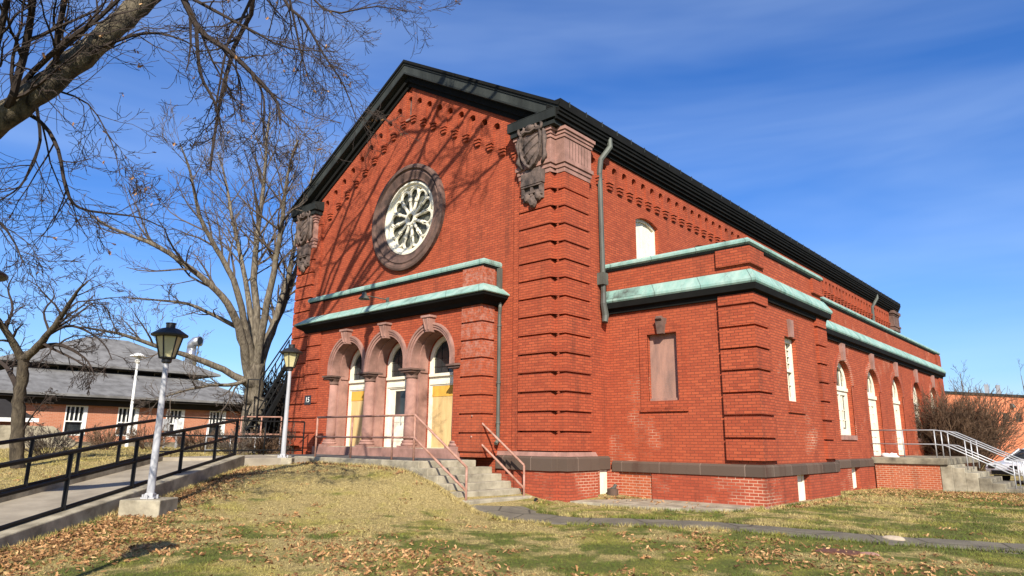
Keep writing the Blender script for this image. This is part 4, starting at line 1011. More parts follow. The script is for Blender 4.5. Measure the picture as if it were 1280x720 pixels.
cfg2 = dict(cfg, n=[6, 6, 4, 2], rmin=.008)
for px, s, r0, r1 in SHAD:
    pts = [hit(x, y, 1, .2) + SV * (s + rs.uniform(-.4, .4)) for x, y in px]
    pts = [up_[-1]] + [up_[-1] * .45 + pts[0] * .55 + np.array([0, 0, .6])] + pts
    p, r = limb(mb, pts, r0 * 1.5, r1, rs, .05, 3, 6)
    sprout(mb, p, r, 3.2, 0, cfg2, rs, None, .35, 8)
mb.build('crown', 'twig', oak, recalc=False)
# a few dead leaves still hanging
def leaf_mesh(mb, c, s, rs, flat=False):
    yaw = rs.uniform(0, 2 * PI); tl = rs.gauss(0, .45) if flat else rs.uniform(-1.4, 1.4); ro = rs.gauss(0, .5) if flat else rs.uniform(-1, 1)
    R_ = Matrix.Rotation(yaw, 3, 'Z') @ Matrix.Rotation(tl, 3, 'Y') @ Matrix.Rotation(ro, 3, 'X')
    cu_ = rs.uniform(-.25, .55) * s; j = lambda a: a * rs.uniform(.75, 1.25)
    sh = [(-1, 0, cu_ * .3), (-.62, j(.28), cu_), (-.42, j(.16), cu_ * .5), (-.1, j(.44), cu_), (.12, j(.2), cu_ * .5), (.42, j(.5), cu_), (.62, j(.2), cu_ * .4), (1, 0, cu_),
          (.62, -j(.2), cu_ * .4), (.42, -j(.5), cu_ * .8), (.12, -j(.2), cu_ * .4), (-.1, -j(.44), cu_), (-.42, -j(.16), cu_ * .5), (-.62, -j(.28), cu_ * .8), (.1, 0, -cu_ * .2)]
    n0 = 14
    mb.add([Vector(c) + R_ @ Vector((x * s, y * s, z)) for x, y, z in sh], [(14, i, (i + 1) % n0) for i in range(n0)])
mb = MB()
for p in rs.sample(OTIPS, 170):
    for q in range(rs.choice((1, 1, 2))): leaf_mesh(mb, p + np.array([rs.gauss(0, .012) for _ in range(3)]), rs.uniform(.026, .046), rs)
tag(mb.build('clinging_leaves', 'leaf', oak, recalc=False), kind='stuff')

# --- pale many-limbed tree beside the church
rs = random.Random(21)
def px_tree(name, label, base_px, D, trunk_px, limbs, r0, r1, bark, twig, cfg, group=None, nsp=1.0):
    b = at(*base_px, D); b[2] = g1(b[0], b[1]) - .15
    t = thing(name, label, 'tree', tuple(b), group)
    mb = MB(); limb(mb, [b] + [at(x, y, D) for x, y in trunk_px], r0, r1, rs, .06, 4, 14)
    crown = MB()
    for px, dd, a, c in limbs:
        n = len(px)
        p, r = limb(mb if a > .09 else crown, [at(x, y, D + dd * (i / (n - 1)) ** 1.3) for i, (x, y) in enumerate(px)], a, c, rs, .05, 3, 8)
        L = sum(np.linalg.norm(p[i + 1] - p[i]) for i in range(len(p) - 1))
        sprout(crown, p, r, L * .8, 0, cfg, rs, None, .42 if L > 5 else .2, int(nsp * (5 + L * .9)))
    mb.build('trunk', bark, t, smooth=True); crown.build('crown', twig, t, recalc=False); return t
cfgm = dict(seg=[5, 5, 4, 3], wander=[.1, .12, .13, .15], up=[.03, .04, .04, .04], n=[8, 6, 5, 3], ang=(22, 54), ratio=[.36, .54, .56, .5], rr=.5, rmin=.007)
px_tree('bare_tree', 'wide pale-barked bare tree with many rising limbs, close to the left flank of the church', (318, 575), 28.5, [(317, 540), (317, 505), (318, 478), (318, 452)],
    [([(315, 488), (308, 455), (302, 422), (285, 380), (262, 355), (225, 325), (185, 303), (140, 285), (112, 268)], -4, .22, .025),
     ([(319, 475), (320, 440), (321, 400), (318, 350), (321, 300), (329, 235), (334, 170), (338, 140)], 1, .22, .025),
     ([(317, 478), (313, 440), (305, 400), (292, 350), (270, 310), (250, 270), (238, 215), (225, 180)], -3, .19, .02),
     ([(320, 485), (326, 450), (338, 415), (352, 385), (366, 350), (376, 320)], 3, .25, .08),
     ([(310, 480), (280, 462), (245, 448), (205, 436), (160, 420), (120, 412), (95, 408)], -5, .16, .015),
     ([(318, 470), (316, 430), (312, 385), (303, 330), (290, 270), (282, 225), (272, 190)], 2, .17, .02),
     ([(319, 470), (325, 430), (334, 380), (346, 320), (353, 270), (360, 215), (372, 175)], -2, .2, .025),
     ([(321, 480), (331, 438), (345, 395), (360, 345), (372, 290), (385, 240), (395, 200)], 4, .18, .02),
     ([(298, 410), (270, 395), (235, 380), (195, 375), (160, 372)], -3, .1, .015),
     ([(315, 470), (295, 480), (262, 482), (225, 490), (195, 500)], -4, .1, .015)], .56, .30, 'bark_pale', 'twig_pale', cfgm, None, 1.3)
# --- small crooked tree at the left
cfgs = dict(seg=[5, 4, 4, 3], wander=[.2, .22, .24, .26], up=[.02, -.03, -.06, -.05], n=[9, 6, 4, 3], ang=(22, 60), ratio=[.5, .55, .55, .5], rr=.5, rmin=.006)
px_tree('small_bare_tree', 'small crooked bare tree with a forked trunk on the lawn left of the ramp', (22, 590), 19.5, [(22, 560), (23, 520), (26, 485), (29, 455), (30, 447)],
    [([(28, 452), (18, 430), (6, 412), (-6, 395), (-14, 370)], -1, .12, .04), ([(30, 450), (48, 432), (62, 415), (80, 390), (96, 365), (110, 352)], -1.5, .13, .02),
     ([(24, 490), (14, 468), (0, 452), (-20, 440)], 1, .09, .03), ([(45, 436), (70, 430), (92, 438), (110, 452), (118, 470)], -1, .07, .012), ([(58, 420), (82, 408), (105, 412), (130, 430), (140, 450)], -1.5, .05, .01),
     ([(62, 416), (55, 390), (68, 370), (60, 352)], 1, .04, .008), ([(6, 412), (16, 385), (10, 360), (20, 340)], .5, .05, .01), ([(28, 540), (40, 520), (52, 505), (60, 492)], 0, .03, .006)], .19, .13, 'bark_dark', 'twig', cfgs, None, 1.45)
# distant thin trees
rs = random.Random(31)
cfgd = dict(seg=[5, 5, 4, 3], wander=[.12, .2, .24, .28], up=[.05, .06, .08, .06], n=[9, 5, 3, 2], ang=(20, 50), ratio=[.4, .5, .5, .5], rr=.5, rmin=.012)
for bp_, D, hh, lab in (((1212, 560), 82, 10.5, 'thin bare tree whose top shows above the orange building roof'), ((1290, 560), 90, 11, 'bare tree behind the orange building at the right edge'), ((232, 540), 62, 9.5, 'hazy bare tree behind the grey roof, left of the church')):
    b = at(*bp_, D); b[2] = g1(b[0], b[1]) - .2; t = thing('distant_tree', lab, 'tree', tuple(b), 'distant bare trees')
    mb = MB(); p, r = limb(mb, [b, b + [.2, 0, hh * .4], b + [0, .3, hh]], .16, .03, rs); mb.build('trunk', 'bark', t)
    mb = MB(); sprout(mb, p, r, hh * .75, 0, cfgd, rs, None, .25, 12); mb.build('crown', 'twig_pale', t, recalc=False)

# --- shrubs
def shrub(name, label, c, R, H, n, mat, seed, group=None, lean=1.0, rmin=.006):
    rs = random.Random(seed); t = thing(name, label, 'shrub', (c[0], c[1], g1(c[0], c[1])), group); mb = MB()
    cf = dict(seg=[5, 4, 3], wander=[.1, .18, .22], up=[.03, .05, .05], n=[6, 4, 2], ang=(12, 38), ratio=[.4, .5, .5], rr=.6, rmin=rmin)
    for i in range(n):
        a = rs.uniform(0, 2 * PI); e = rs.random() ** .7; rr = R * .25 * rs.random()
        p = np.array([c[0] + rr * math.cos(a), c[1] + rr * math.sin(a), g1(c[0], c[1]) - .05])
        grow(mb, p, (math.cos(a) * e * lean, math.sin(a) * e * lean, H / R * .75), H * rs.uniform(.7, 1.1) * (1 + .15 * e), rmin * 2.2, 0, cf, rs)
    mb.build('stems', mat, t, recalc=False); return t
shrub('brown_bush', 'large dense brown twiggy bush beyond the stoop, at the far end of the side aisle', at(1203, 575, 31.5), 1.9, 3.3, 430, 'bush', 4, None, .85, .007)
shrub('bare_shrub', 'dry twiggy shrub tight against the left corner of the church', at(368, 572, 25.5), .7, 1.1, 40, 'twig_pale', 8, 'dry shrubs behind the ramp')
for px, D, lab in ((60, 23, 'dry shrub between the small crooked tree and the ramp'), (130, 27, 'dry shrub under the first pair of house windows'), (185, 28, 'dry shrub by the foot of the white pole light'), (250, 27.5, 'dry shrub right of the utility boxes'), (292, 25.5, 'dry shrub just left of the big pale tree trunk'), (335, 25.8, 'dry shrub in front of the big pale tree trunk, behind the railings')):
    c = at(px, 560, D); shrub('bare_shrub', lab, c, .9, .95, 45, 'bush' if px % 4 else 'twig_pale', px, 'dry shrubs behind the ramp', 1.4)

for px, D, hgt, lab in ((338, 31, 2.6, 'dark brush added to fill the shaded gap behind the fire escape, nearest the big pale trunk'), (356, 30.5, 2.9, 'dark brush added to fill the shaded gap behind the fire escape, against the church')):
    c = at(px, 560, D); shrub('shade_filler_brush', lab, c, 1.1, hgt, 130, 'twig', px, 'added brush standing in for shade behind the fire escape', 1.0, .012)  # brush added to stand in for the dark mass of stair and shade
# ================================================================== LEFT HOUSE
hs_ = thing('brick_house', 'low orange brick house with a grey two-tier hipped roof, behind the trees at left', 'house', (-35, 0, .8))
HX = -30.0; HY0, HY1, HXB = -7.2, 7.6, -46
Ph = sideP(HX)
def wy(px): return hit(px, 530, 0, HX)[1]
wins = [(wy(80), wy(103)), (wy(146), wy(168)), (wy(207), wy(226)), (wy(261), wy(278))]
mb = MB(); mb.panel(Ph, rect(HY0, HY1, .2, 3.35), [rect(a, b, 1.55, 3.0) for a, b in wins], 0, -.3); mb.build('wall', 'brick_house', hs_)
mb = MB(); mb.box((HXB, HY0, .2), (HX - .3, HY0 + .3, 3.35)); mb.build('wall', 'brick_house', hs_)
mb = MB(); mb.box((HXB, HY1 - .3, .2), (HX - .3, HY1, 3.35)); mb.build('wall', 'brick_house', hs_)
mb = MB(); mb.box((HX - .02, HY0, .2), (HX + .07, HY1, 1.2)); mb.build('foundation', 'concrete_dark', hs_)
for a, b in wins:
    mb = MB(); mb.panel(Ph, rect(a - .02, b + .16, 1.5, 3.03), [rect(a + .04, b - .02, 2.25, 2.97), rect(a + .04, b - .02, 1.56, 2.19)], .02, -.12)
    for q in (.25, .5, .75): yy = a + (b - a) * q; mb.panel(Ph, rect(yy - .022, yy + .022, 2.25, 2.97), (), -.02, -.10)
    w = mb.build('window', 'white_clean', hs_); mb = MB(); mb.panel(Ph, rect(a, b, 1.56, 3.0), (), -.13, -.16); mb.build('pane', 'glass', w)
mb = MB(); mb.box((HXB + .2, HY0 + .2, 3.352), (HX + .75, HY1 - .2, 3.45)); mb.box((HX + .01, HY0 + .2, 3.05), (HX + .25, HY1 - .2, 3.35)); mb.build('dark_eaves', 'dark_wood', hs_)
def hip(z0, x0, x1, y0, y1, z1, ix0, ix1, iy0, iy1, mat, name, th=.12):
    mb = MB(); B = [(x0, y0, z0), (x1, y0, z0), (x1, y1, z0), (x0, y1, z0)]; T = [(ix0, iy0, z1), (ix1, iy0, z1), (ix1, iy1, z1), (ix0, iy1, z1)]
    mb.add([(x, y, z) for x, y, z in B] + T + [(x, y, z - th) for x, y, z in B], [(0, 1, 5, 4), (1, 2, 6, 5), (2, 3, 7, 6), (3, 0, 4, 7), (4, 5, 6, 7), (0, 8, 9, 1), (1, 9, 10, 2), (2, 10, 11, 3), (3, 11, 8, 0), (11, 10, 9, 8)])
    return mb.build(name, mat, hs_)
hip(3.58, HXB - .8, HX + .85, HY0 - .8, HY1 + .5, 5.15, -43, -33.8, -4.2, 5.6, 'shingle', 'lower_roof')
mb = MB(); mb.box((-42.5, -3.8, 5.0), (-34.3, 5.3, 5.5)); cl = mb.build('clerestory', 'dark_wood', hs_)
for yc in (-2.6, -.6, 1.5, 3.6):
    mb = MB(); mb.panel(sideP(-34.3), rect(yc - .5, yc + .5, 5.14, 5.38), [rect(yc - .44, yc + .44, 5.18, 5.34)], .03, -.02); mb.build('clerestory_window', 'concrete', cl)
hip(5.52, -43.5, -33.3, -5.2, 6.9, 7.7, -39.0, -38.0, .2, 2.6, 'shingle', 'upper_roof')
vb = hit(239, 440, 0, -37.5)
mb = MB(); mb.lathe([(.46, -1.3), (.32, -.2), (.32, .2)], (vb[0], vb[1], vb[2]), 14)
mb.tube([(vb[0], vb[1], vb[2] + .15), (vb[0], vb[1], vb[2] + .55), (vb[0] + .15, vb[1] + .12, vb[2] + .72), (vb[0] + .5, vb[1] + .32, vb[2] + .75)], [.30, .32, .34, .36], 14); vn = mb.build('roof_ventilator', 'metal_vent', hs_, smooth=True)
mb = MB(); mb.tube([(vb[0] + .46, vb[1] + .29, vb[2] + .75), (vb[0] + .52, vb[1] + .33, vb[2] + .75)], .31, 12); mb.build('vent_mouth', 'lantern', vn)
# shed and retaining wall at the far left
sx = at(10, 520, 31)
sh = thing('garden_shed', 'low dark-roofed shed with white gutter at the left edge, by the brick house', 'shed', (sx[0], sx[1], .8))
s0, s1 = hit(-60, 520, 0, -24), hit(46, 520, 0, -24)
mb = MB(); mb.box((-27, s0[1], .4), (-24, s1[1] - .2, 2.02)); mb.build('wall', 'brick_house', sh)
mb = MB(); mb.add([(-23.7, s0[1], 2.12), (-23.7, s1[1], 2.12), (-25.5, s1[1] - .9, 3.0), (-25.5, s0[1], 3.0), (-27.3, s1[1], 2.12), (-27.3, s0[1], 2.12), (-25.5, s1[1] - .9, 2.1), (-25.5, s0[1], 2.1)], [(0, 1, 2, 3), (3, 2, 4, 5), (1, 4, 2), (0, 3, 5), (0, 5, 4, 1)]); mb.build('roof', 'dark_wood', sh)
mb = MB(); mb.box((-23.7, s0[1], 2.02), (-23.58, s1[1], 2.18)); mb.build('gutter', 'white_clean', sh)
w0, w1, w2 = hit(-60, 540, 0, -22.5), hit(66, 540, 0, -22.5), hit(96, 540, 0, -22.5)
mb = MB(); mb.panel(sideP(-22.5), [(w0[1], .3), (w2[1], .3), (w2[1], 1.25), (w1[1], 1.85), (w0[1], 1.85)], (), 0, -.35); tag(mb.build('retaining_wall', 'concrete', bevel=.02), 'low grey concrete wall with a sloping end, behind the small crooked tree', 'wall')
# white pole light and utility boxes
wl = at(160, 545, 33.3); wl[2] = g1(wl[0], wl[1])
pl_ = thing('pole_light', 'tall thin white pole light with a flat cap, in front of the brick house', 'street lamp', tuple(wl))
hh = 5.5 - wl[2]
mb = MB(); mb.lathe([(.09, 0), (.075, 1.5), (.055, hh - .45)], tuple(wl), 12); mb.build('pole', 'white_clean', pl_)
mb = MB(); mb.lathe([(.08, hh - .45), (.13, hh - .40), (.15, hh - .15), (.38, hh - .12), (.38, hh - .07), (.1, hh + .05)], tuple(wl), 16); mb.build('lamp_cap', 'white_clean', pl_)
ub = at(214, 545, 32); ub[2] = g1(ub[0], ub[1])
for dx, lab, m, w in ((-.28, 'darker grey utility box on a post, left of its pale neighbour, below a house window', 'galv', .32), (.3, 'pale utility box on a post, right of the darker one, below a house window', 'white_clean', .3)):
    c = ub + np.array([CR[0], CR[1], 0]) * dx; t = thing('utility_box', lab, 'utility box', tuple(c))
    MB().box((c[0] - .2, c[1] - w / 2, 1.75), (c[0], c[1] + w / 2, 2.3)).build('box', m, t, bevel=.015); MB().box((c[0] - .12, c[1] - .04, c[2] - .1), (c[0] - .06, c[1] + .04, 1.75)).build('post', 'galv', t)
# fire escape on the hidden flank of the church
f0, f1 = at(321, 535, 27.2), at(374, 452, 29.0)
fu = unit(np.array([f1[0] - f0[0], f1[1] - f0[1], 0])); fw = np.array([-fu[1], fu[0], 0]) * .95
fl_ = math.hypot(f1[0] - f0[0], f1[1] - f0[1]); fz0, fz1 = f0[2] - .3, f1[2]
def fpt(t, w, z): q = f0 + fu * fl_ * t + fw * w; return (q[0], q[1], z)
fe = thing('fire_escape', 'black metal fire escape stair on the left flank of the church, behind the lamp', 'fire escape', (f0[0], f0[1], .8))
for w in (0, 1):
    mb = MB(); mb.tube([fpt(0, w, fz0), fpt(1, w, fz1)], .11, 4); mb.build('stringer', 'black_metal', fe)
    for h in (.55, 1.0): MB().tube([fpt(0, w, fz0 + h), fpt(1, w, fz1 + h)], .028, 6).build('rail', 'black_metal', fe)
    for i in range(7): t_ = i / 6; MB().tube([fpt(t_, w, fz0 + (fz1 - fz0) * t_), fpt(t_, w, fz0 + (fz1 - fz0) * t_ + 1.02)], .022, 4).build('baluster', 'black_metal', fe)
for i in range(13):
    t_ = (i + .5) / 13; z = fz0 + (fz1 - fz0) * t_; d_ = .5 / 13
    mb = MB(); mb.hexa([fpt(t_ - d_, 0, z - .02), fpt(t_ + d_, 0, z - .02), fpt(t_ + d_, 1, z - .02), fpt(t_ - d_, 1, z - .02), fpt(t_ - d_, 0, z + .02), fpt(t_ + d_, 0, z + .02), fpt(t_ + d_, 1, z + .02), fpt(t_ - d_, 1, z + .02)]); mb.build('tread', 'black_metal', fe)
mb = MB(); mb.hexa([fpt(1, 0, fz1 - .04), fpt(1.5, 0, fz1 - .04), fpt(1.5, 1, fz1 - .04), fpt(1, 1, fz1 - .04), fpt(1, 0, fz1 + .02), fpt(1.5, 0, fz1 + .02), fpt(1.5, 1, fz1 + .02), fpt(1, 1, fz1 + .02)]); mb.build('landing', 'black_metal', fe)
for t_, w in ((.45, 0), (.45, 1), (1, 0), (1, 1)): MB().tube([fpt(t_, w, .5), fpt(t_, w, fz0 + (fz1 - fz0) * t_)], .035, 4).build('support_post', 'black_metal', fe)
for a, b in ((.45, .8), (.2, .45), (.6, 1)): MB().tube([fpt(a, 0, .9), fpt(b, 0, fz0 + (fz1 - fz0) * b - .1)], .02, 4).build('brace', 'black_metal', fe)
g0_, g1_ = at(306, 522, 27.0), at(321, 522, 27.1)
for p in (g0_, g1_): MB().tube([(p[0], p[1], 1.9), (p[0], p[1], 3.75)], .03, 4).build('cage_post', 'black_metal', fe)
for z in (1.9, 3.75): MB().tube([(g0_[0], g0_[1], z), (g1_[0], g1_[1], z)], .03, 4).build('cage_bar', 'black_metal', fe)
MB().tube([(g1_[0], g1_[1], 3.75), fpt(1, 0, fz1 + 1.9)], .03, 4).build('cage_bar', 'black_metal', fe)
for p in (g0_, g1_): MB().tube([(p[0], p[1], 1.9), (p[0], p[1], .6)], .03, 4).build('cage_leg', 'black_metal', fe)

# ================================================================== RIGHT: STOOP, BUILDING, CAR
sp = thing('brick_stoop', 'brick stoop with concrete slab and side steps, in front of the two arched side doors', 'stoop', (5, 18, -.2))
MB().box((WX + .11, 15.0, -.5), (5.72, 21.4, .76)).build('brick_base', 'brick_stoop', sp)
MB().box((WX + .02, 14.92, .765), (6.0, 21.5, 1.0)).build('slab', 'concrete_dark', sp, bevel=.02)
ns = 6; zg = -.12; rs_ = (1.0 - zg) / (ns + 1)
for i in range(ns):
    x0 = 5.72 + i * .37; MB().box((x0 if i else 5.73, 15.0 + .004 * i, -.5), (x0 + .37, 17.6, 1.0 - rs_ * (i + 1) if i else .762 - .0)).build('step', 'concrete_dark' if i > 2 else 'concrete', sp, bevel=.015)
STX = 5.75
for y, lab in ((15.12, 'grey pipe railing along the street edge of the brick stoop and down its steps'), (16.3, 'grey pipe handrail down the middle of the stoop steps'), (17.5, 'grey pipe handrail on the far side of the stoop steps')):
    posts = [(5.65, y, 1.0, 1.98), (6.55, y, .62, 1.62), (7.85, y, -.1, .98)]
    topl = [(5.65, y, 1.98), (5.95, y, 1.94), (7.85, y, .98), (8.15, y, .94), (8.15, y, .4)]; mid = [(5.65, y, 1.48), (5.95, y, 1.44), (7.85, y, .48)]
    if y < 15.5:
        posts = [(4.62, y, 1.0, 1.98)] + posts; topl = [(3.52, y, 1.98)] + topl; mid = [(3.52, y, 1.48)] + mid
    mids = [mid]
    rail_thing('stoop_railing', lab, posts, topl, mids, .022, 'galv', 'grey railings of the stoop')
mb = MB(); rs = random.Random(2); vs = []
bx = (4.05, 15.35, 1.0)
for j in range(5):
    for i in range(10):
        a = 2 * PI * i / 10; h = [0, .06, .11, .13, .1][j]; q = [.2, .22, .16, .08, .01][j] * rs.uniform(.7, 1.25)
        vs.append((bx[0] + q * 1.5 * math.cos(a), bx[1] + q * math.sin(a), bx[2] + h * rs.uniform(.8, 1.3)))
mb.add(vs, [(j * 10 + i, j * 10 + (i + 1) % 10, (j + 1) * 10 + (i + 1) % 10, (j + 1) * 10 + i) for j in range(4) for i in range(10)])
tag(mb.build('crumpled_bag', 'white_clean', smooth=True), 'crumpled white bag lying on the stoop slab by a side door', 'bag')
# orange building
A_ = at(1180, 492, 60); B_ = at(1280, 497, 63.8); uu = np.array([B_[0] - A_[0], B_[1] - A_[1], 0]); uu = unit(uu); nn_ = np.array([uu[1], -uu[0], 0])
ob = thing('orange_building', 'long flat-roofed orange brick building with small dark windows, beyond the car park', 'building', (A_[0], A_[1], 0), None, True)
zt = A_[2]
def Pb(u, v, d): q = A_ + uu * u + nn_ * d; return (q[0], q[1], v)
def bu(px, py):
    d = ray(px, py); den = d @ nn_; t = ((A_ - CAM) @ nn_) / den; q = CAM + d * t; return (q - A_) @ uu, q[2]
wn = []
for x0, x1 in ((1253, 1263), (1269, 1279), (1286, 1296), (1302, 1312)):
    a, za = bu(x0, 516); b, zb2 = bu(x1, 527.5); wn.append((a, b, zb2, za))
mb = MB(); mb.panel(Pb, rect(-14, 40, -.6, zt), [rect(*w) for w in wn], 0, -.4); mb.build('wall', 'brick_orange', ob)
MB().panel(Pb, rect(-14, 40, -.6, zt - .1), (), -12, -12.4).build('wall', 'brick_orange', ob)
for u0 in (-14, 39.6): MB().panel(Pb, rect(u0, u0 + .4, -.6, zt - .05), (), -.4, -12).build('wall', 'brick_orange', ob)
MB().panel(Pb, rect(-14.1, 40.1, zt, zt + .22), (), .12, -12.5).build('coping', 'fascia', ob)
for a, b, z0_, z1_ in wn:
    mb = MB(); mb.panel(Pb, rect(a, b, z0_, z1_), (), -.12, -.16); w = mb.build('window', 'glass', ob)
    mb = MB()
    for q in range(1, 5): mb.panel(Pb, rect(a + (b - a) * q / 5 - .025, a + (b - a) * q / 5 + .025, z0_, z1_), (), -.07, -.119)
    for q in range(1, 4): mb.panel(Pb, rect(a, b, z0_ + (z1_ - z0_) * q / 4 - .025, z0_ + (z1_ - z0_) * q / 4 + .025), (), -.071, -.118)
    mb.build('window_bars', 'fascia_green', w)
lu, lz = bu(1264, 507)
mb = MB(); mb.hexa([Pb(lu - .2, lz - .2, 0), Pb(lu + .2, lz - .2, 0), Pb(lu + .2, lz - .2, .35), Pb(lu - .2, lz - .2, .35), Pb(lu - .2, lz + .2, 0), Pb(lu + .2, lz + .2, 0), Pb(lu + .2, lz + .12, .15), Pb(lu - .2, lz + .12, .15)]); mb.build('wall_lamp', 'downspout', ob)
for px in (1249.5, 1264):
    q, _ = bu(px, 492); MB().box(np.array(Pb(q - .18, zt + .2, -1.0)) - [.16, .16, 0], np.array(Pb(q - .18, zt + 1.15, -1.0)) + [.16, .16, 0]).build('roof_vent', 'galv', ob)
# parked car
cc = at(1303, 590, 29.5); cz = g1(cc[0], cc[1]) + .03
car = thing('parked_car', 'white hatchback parked beyond the stoop railings at the right edge', 'car', (cc[0], cc[1], cz), None, False, math.atan2(CR[1], CR[0]) + .25)
prof = [(-2.1, .35), (-2.15, .6), (-2.05, .82), (-1.2, .95), (-.75, 1.0), (1.6, 1.0), (2.1, .92), (2.15, .5), (2.05, .32)]
mb = MB(); K = len(prof); vs = []
for yy, sc in ((-.86, .93), (-.80, 1), (.80, 1), (.86, .93)): vs += [(x * (.985 if sc < 1 else 1), yy, .3 + (z - .3) * (sc if z > .5 else 1)) for x, z in prof]
mb.add(vs, [(j * K + i, j * K + (i + 1) % K, (j + 1) * K + (i + 1) % K, (j + 1) * K + i) for j in range(3) for i in range(K)] + [tuple(range(K)), tuple(3 * K + i for i in reversed(range(K)))])
body = mb.build('body', 'car', car, bevel=.03)
mb = MB(); mb.hexa([(-1.15, -.74, .96), (1.95, -.74, .96), (1.95, .74, .96), (-1.15, .74, .96), (-.3, -.6, 1.44), (1.5, -.6, 1.44), (1.5, .6, 1.44), (-.3, .6, 1.44)]); mb.build('windows', 'glass', body)
mb = MB(); mb.hexa([(-.36, -.61, 1.435), (1.54, -.61, 1.435), (1.54, .61, 1.435), (-.36, .61, 1.435), (-.2, -.52, 1.49), (1.4, -.52, 1.49), (1.4, .52, 1.49), (-.2, .52, 1.49)]); mb.build('roof', 'car', car, bevel=.02)
for sx_, ex in ((-1.15, -.36), (1.95, 1.54), (.55, .55)):
    for sy in (-1, 1): MB().tube([(sx_, sy * .745, .96), (ex, sy * .61, 1.45)], .035, 4).build('pillar', 'car', body)
for wx in (-1.35, 1.3):
    for sy in (-1, 1):
        w = MB().tube([(wx, sy * .62, .31), (wx, sy * .88, .31)], .31, 18).build('wheel', 'tyre', car); MB().tube([(wx, sy * .86, .31), (wx, sy * .89, .31)], .19, 12).build('rim', 'galv', w)
for sy in (-1, 1): MB().box((-2.16, sy * .5 - .17, .62), (-2.0, sy * .5 + .17, .76)).build('headlight', 'glass', car, bevel=.02)
MB().box((-2.19, -.5, .38), (-2.08, .5, .55)).build('grille', 'tyre', car)

# ================================================================== SMALL THINGS ON THE GROUND
zz = g1(7.45, -2.35)
mb = MB(); mb.box((7.18, -2.55, zz - .03), (7.72, -2.15, zz + .03)); tag(mb.build('cover_plate', 'rust', bevel=.01), 'flat rusty iron cover plate lying in the lawn near the path', 'cover plate')
def rock(name, c, s, mat, label, cat, seed, fl=.6):
    bm = bmesh.new(); bmesh.ops.create_icosphere(bm, subdivisions=3, radius=1); r = random.Random(seed)
    ks = [(Vector((r.gauss(0, 1), r.gauss(0, 1), r.gauss(0, 1))).normalized(), r.uniform(.1, .3)) for _ in range(10)]
    for v in bm.verts:
        k_ = 1 - sum(max(0, v.co.normalized().dot(d) - .55) * a for d, a in ks); v.co = Vector((v.co.x * s[0], v.co.y * s[1], v.co.z * s[2] * fl)) * k_
    me = bpy.data.meshes.new(name); bm.to_mesh(me); bm.free(); me.materials.append(MAT[mat])
    o = bpy.data.objects.new(name, me); COL.objects.link(o); o.location = c; return tag(o, label, cat)
rock('stone', (7.78, -.42, g1(7.78, -.42) + .02), (.20, .13, .12), 'rock', 'pale limestone lump at the edge of the asphalt path', 'stone', 3)
rock('stone', (7.85, -2.15, g1(7.85, -2.15)), (.16, .08, .06), 'stone', 'small pinkish flat stone next to the rusty cover plate', 'stone', 6)
dp = thing('drain_pot', 'small dark drain pot standing in the corner on the concrete apron', 'drain', (.62, 2.22, 0))
mb = MB(); mb.lathe([(.13, 0), (.15, .05), (.15, .2), (.12, .22), (.12, .15), (.02, .15)], (.40, 2.15, 0), 14); mb.build('pot', 'stone_dark', dp)
mb = MB(); mb.tube([(.40, 2.3, .3), (.40, 2.2, .22), (.40, 2.1, .2)], .05, 8); mb.build('pipe', 'downspout', dp)
mb = MB(); mb.tube([(-.28, -.22, -.02), (-.18, -.36, .02), (-.12, -.44, .0)], .055, 10); tag(mb.build('drain_pipe', 'tyre'), 'short black drain pipe end poking out of the turf right of the bottom step', 'pipe')

# ================================================================== GRASS AND FALLEN LEAVES
def inpoly(x, y, poly):
    r = np.zeros(len(x), bool); n = len(poly)
    for i in range(n):
        x0, y0 = poly[i]; x1, y1 = poly[(i + 1) % n]
        c = ((y0 > y) != (y1 > y)) & (x < (x1 - x0) * (y - y0) / (y1 - y0 + 1e-12) + x0); r ^= c
    return r
def pathdist(x, y):
    best = np.full(len(x), 1e9)
    for i in range(len(PATH) - 1):
        a, b = np.array(PATH[i]), np.array(PATH[i + 1]); d = b - a; t = np.clip(((x - a[0]) * d[0] + (y - a[1]) * d[1]) / (d @ d), 0, 1)
        w = (PW[i] + (PW[i + 1] - PW[i]) * t) / 2
        best = np.minimum(best, np.hypot(x - a[0] - d[0] * t, y - a[1] - d[1] * t) - w)
    return best
rampq = [rp(S0 - 3, .38), rp(RL, .38), rp(RL + .8, -2.07), rp(S0 - 3, -2.07)]
BLK = [rampq, lp, [(-9.7, -2.63), (-.4, -2.63), (-.4, .4), (-9.7, .4)], [(-13.1, -.05), (.12, -.1), (.45, .2), (.45, 1.5), (.2, 2.3), (4.6, 2.3), (4.6, 7.9), (3.66, 8), (3.66, 14.9), (8, 14.9), (8, 21.5), (3.7, 21.5), (3.7, 60), (-13.1, 60)], lot]
def free(x, y, margin=0.0, apron=True):
    ok = np.ones(len(x), bool)
    for q in BLK: ok &= ~inpoly(x, y, q)
    if apron: ok &= ~inpoly(x, y, ap)
    return ok & (pathdist(x, y) > margin)
N = 620000
rr = np.exp(RNG.uniform(math.log(4.5), math.log(42), N)); th = YAW + RNG.uniform(-.80, .80, N)
bxp = CAM[0] + rr * np.sin(th); byp = CAM[1] + rr * np.cos(th)
edge = RNG.normal(0, .06, N)
ok = free(bxp, byp) & (pathdist(bxp, byp) > edge); bxp, byp, rr = bxp[ok], byp[ok], rr[ok]; N = len(bxp)
